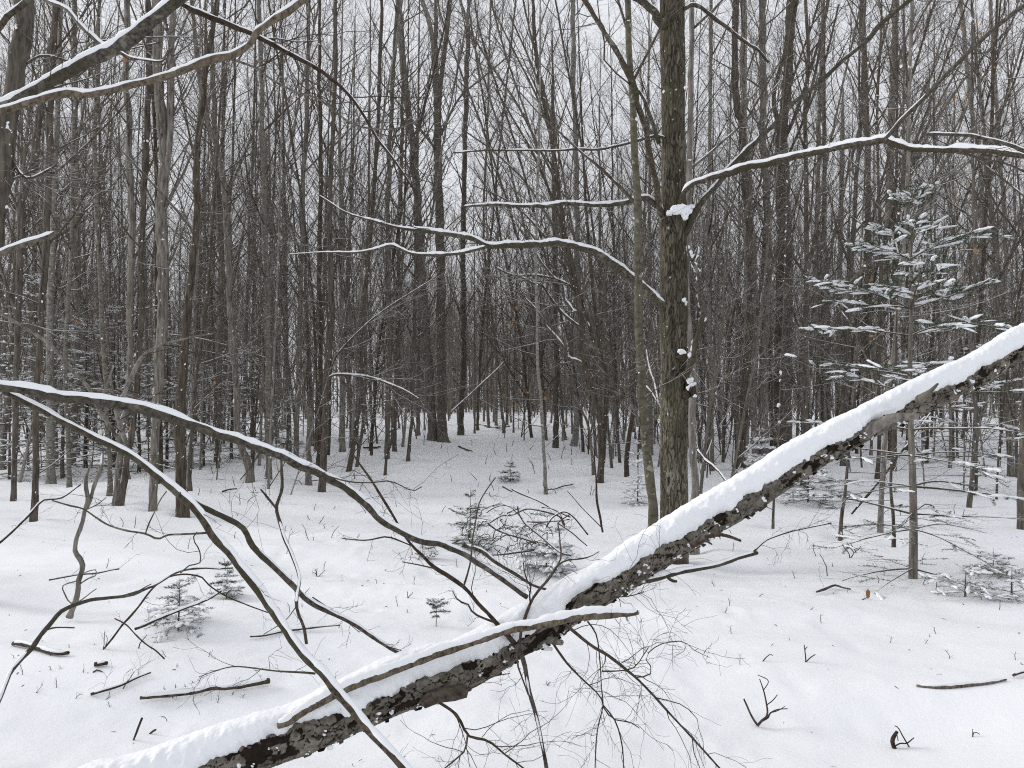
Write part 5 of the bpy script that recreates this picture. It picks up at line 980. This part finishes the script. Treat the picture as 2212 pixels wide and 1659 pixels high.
# ------------------------------------------------------------------ the far wood
def far_wood():
    rng = np.random.default_rng(77); tr = MB(); tm = MB(); n = 0
    V = []
    for s in range(10):
        r = np.random.default_rng(900 + s); H = r.uniform(10, 15); z = np.linspace(-.3, H, 7); P = np.stack([.03 * r.normal() * z + r.normal(0, .12, 7), .03 * r.normal() * z + r.normal(0, .12, 7), z], -1); R = r.uniform(.045, .095) * (1 - .85 * np.clip(z / H, 0, 1))
        mb = MB(); tubes(mb, P[None], R[None], 5)
        A, a = grow(P[None], R[None], 24, .3, .97, 25, 55, 1.4, 3.2, 4, .4, .1, .012, r, rmin=.006, lenf=lambda t: 1.2 - .7 * t); tubes(mb, A, a, 3)
        B, b = grow(A, a, 7, .2, .97, 25, 60, .5, 1.3, 3, .3, .15, .01, r, rmin=.0035); tubes(mb, B, b, 3)
        A, a = grow(P[None], R[None], 10, .04, .4, 50, 100, .4, 1.6, 4, .1, .15, .01, r, rmin=.005); tubes(mb, A, a, 3)
        V.append((np.concatenate(mb.v), np.concatenate(mb.q)))
    for s in range(4):
        r = np.random.default_rng(950 + s); H = r.uniform(4, 7); P = np.array([[0, 0, -.2], [0, 0, H * .5], [0, 0, H]]); R = np.array([.05, .03, .006]); mb = MB(); tubes(mb, P[None], R[None], 4)
        A, a = grow(P[None], R[None], 46, .06, .99, 75, 100, .9, 1.5, 4, -.4, .05, .01, r, rmin=.006, lenf=lambda t: 1.15 - t); tubes(mb, A, a, 3)
        B, b = grow(A, a, 9, .15, .97, 40, 60, .2, .5, 3, -.1, .05, .05, r, rmin=.02, planar=.2); tubes(mb, B, b, 3); V.append((np.concatenate(mb.v), np.concatenate(mb.q)))
    out = MB()
    while n < 1500:
        far = n > 560; D = math.sqrt(rng.uniform(36 ** 2, 80 ** 2)) if not far else math.sqrt(rng.uniform(60 ** 2, 120 ** 2)); px = rng.uniform(-350, 2560) if n < 1150 else rng.uniform(860, 1330)
        if D < np.interp(px, zx, zd) + 3: continue
        x = (px - CX) / F * D; v, q = V[rng.integers(0, 10) if not far or n % 3 else rng.integers(10, 14)]; a = rng.uniform(0, 6.28); c, s = math.cos(a), math.sin(a); k = rng.uniform(.8, 1.1)
        w = v * k; w = np.stack([w[:, 0] * c - w[:, 1] * s + x, w[:, 0] * s + w[:, 1] * c + D, w[:, 2] + float(gz(x, D))], -1)
        out.add(w, q); n += 1
    o = out.build('far_wood', B_FARW); o['kind'] = 'stuff'; o['label'] = 'mass of distant bare trees closing off the snowy wood'
far_wood()

# ------------------------------------------------------------------ dead leaves still hanging
def litter():
    rng = np.random.default_rng(33); mb = MB(); n = 420; y = rng.uniform(2.4, 13, n); x = rng.uniform(-.75, .75, n) * y; p = np.stack([x, y, gz(x, y) + .002], -1)
    a = rng.uniform(0, 6.28, n); l = rng.uniform(.004, .016, n)[:, None]; d = np.stack([np.cos(a), np.sin(a), rng.normal(.1, .25, n)], -1)
    tubes(mb, np.stack([p - d * l, p + rng.normal(0, .001, (n, 3)), p + d * l], 1), np.tile([.0008, .0016, .0008], (n, 1)) * rng.uniform(.6, 1.8, (n, 1)), 4)
    o = mb.build('litter', B_STICK); o['kind'] = 'stuff'; o['label'] = 'scattered bark crumbs and twig bits lying on the snow'
litter()
def leaves():
    rng = np.random.default_rng(15)
    spots = [(x, y, d) for x, y, d in ((1940, 267, 9), (1985, 70, 9), (2100, 60, 9), (2120, 75, 9), (2185, 100, 9), (2130, 150, 9), (2110, 540, 9), (2085, 55, 9), (1920, 280, 9), (1990, 320, 9), (2065, 205, 8), (2050, 215, 8), (2040, 410, 8), (2060, 415, 8), (1985, 425, 7.5), (1905, 480, 7.5), (1995, 390, 9), (1110, 690, 14), (1116, 650, 13), (1095, 700, 13), (1270, 740, 12), (1090, 860, 13), (1105, 870, 13), (1120, 840, 13), (1140, 850, 13), (1172, 850, 13), (195, 660, 10), (160, 700, 10), (270, 920, 10), (480, 760, 10), (470, 815, 10), (1890, 600, 9), (1895, 720, 9), (2020, 640, 9), (1860, 750, 9), (1870, 590, 9), (278, 115, 4), (272, 128, 4), (125, 150, 4))]
    for x, y, d in spots:
        c = at(x, y, d); root = thing('dead_leaf', 'curled orange-brown leaf still clinging among bare twigs', 'leaf', tuple(c), 'dead leaves clinging to twigs'); mb = MB()
        for _ in range(1 if d < 5 else rng.integers(1, 4)):
            u = unit(rng.normal(size=3) + [0, 0, -1.2]); w = unit(np.cross(u, rng.normal(size=3))); q = c + rng.normal(0, .05 if d > 5 else .01, 3); l = rng.uniform(.04, .075) * (1 if d > 5 else .6); nn = np.cross(u, w) * .008
            V = np.array([q, q + u * l * .4 + w * l * .3 + nn, q + u * l + nn * .5, q + u * l * .4 - w * l * .3 + nn, q + u * l * .5]); mb.add(V, tris=[[0, 1, 4], [1, 2, 4], [2, 3, 4], [3, 0, 4]])
            mb.add([q, q - u * .03], None, None) if False else None
        # the twig that holds it
        mb.build('blade', LEAF, root, root.location); tw = MB(); e = c + np.array([rng.uniform(-.25, .25), .05, rng.uniform(-.2, .1)]); tubes(tw, np.array([[c, c * .5 + e * .5 + rng.normal(0, .02, 3), e]]), np.array([[.001, .0015, .002]]), 3)
        tw.build('stalk', B_STICK, root, root.location)
leaves()
ground()
print('objects', len(bpy.data.objects), 'polys', sum(len(m.polygons) for m in bpy.data.meshes))
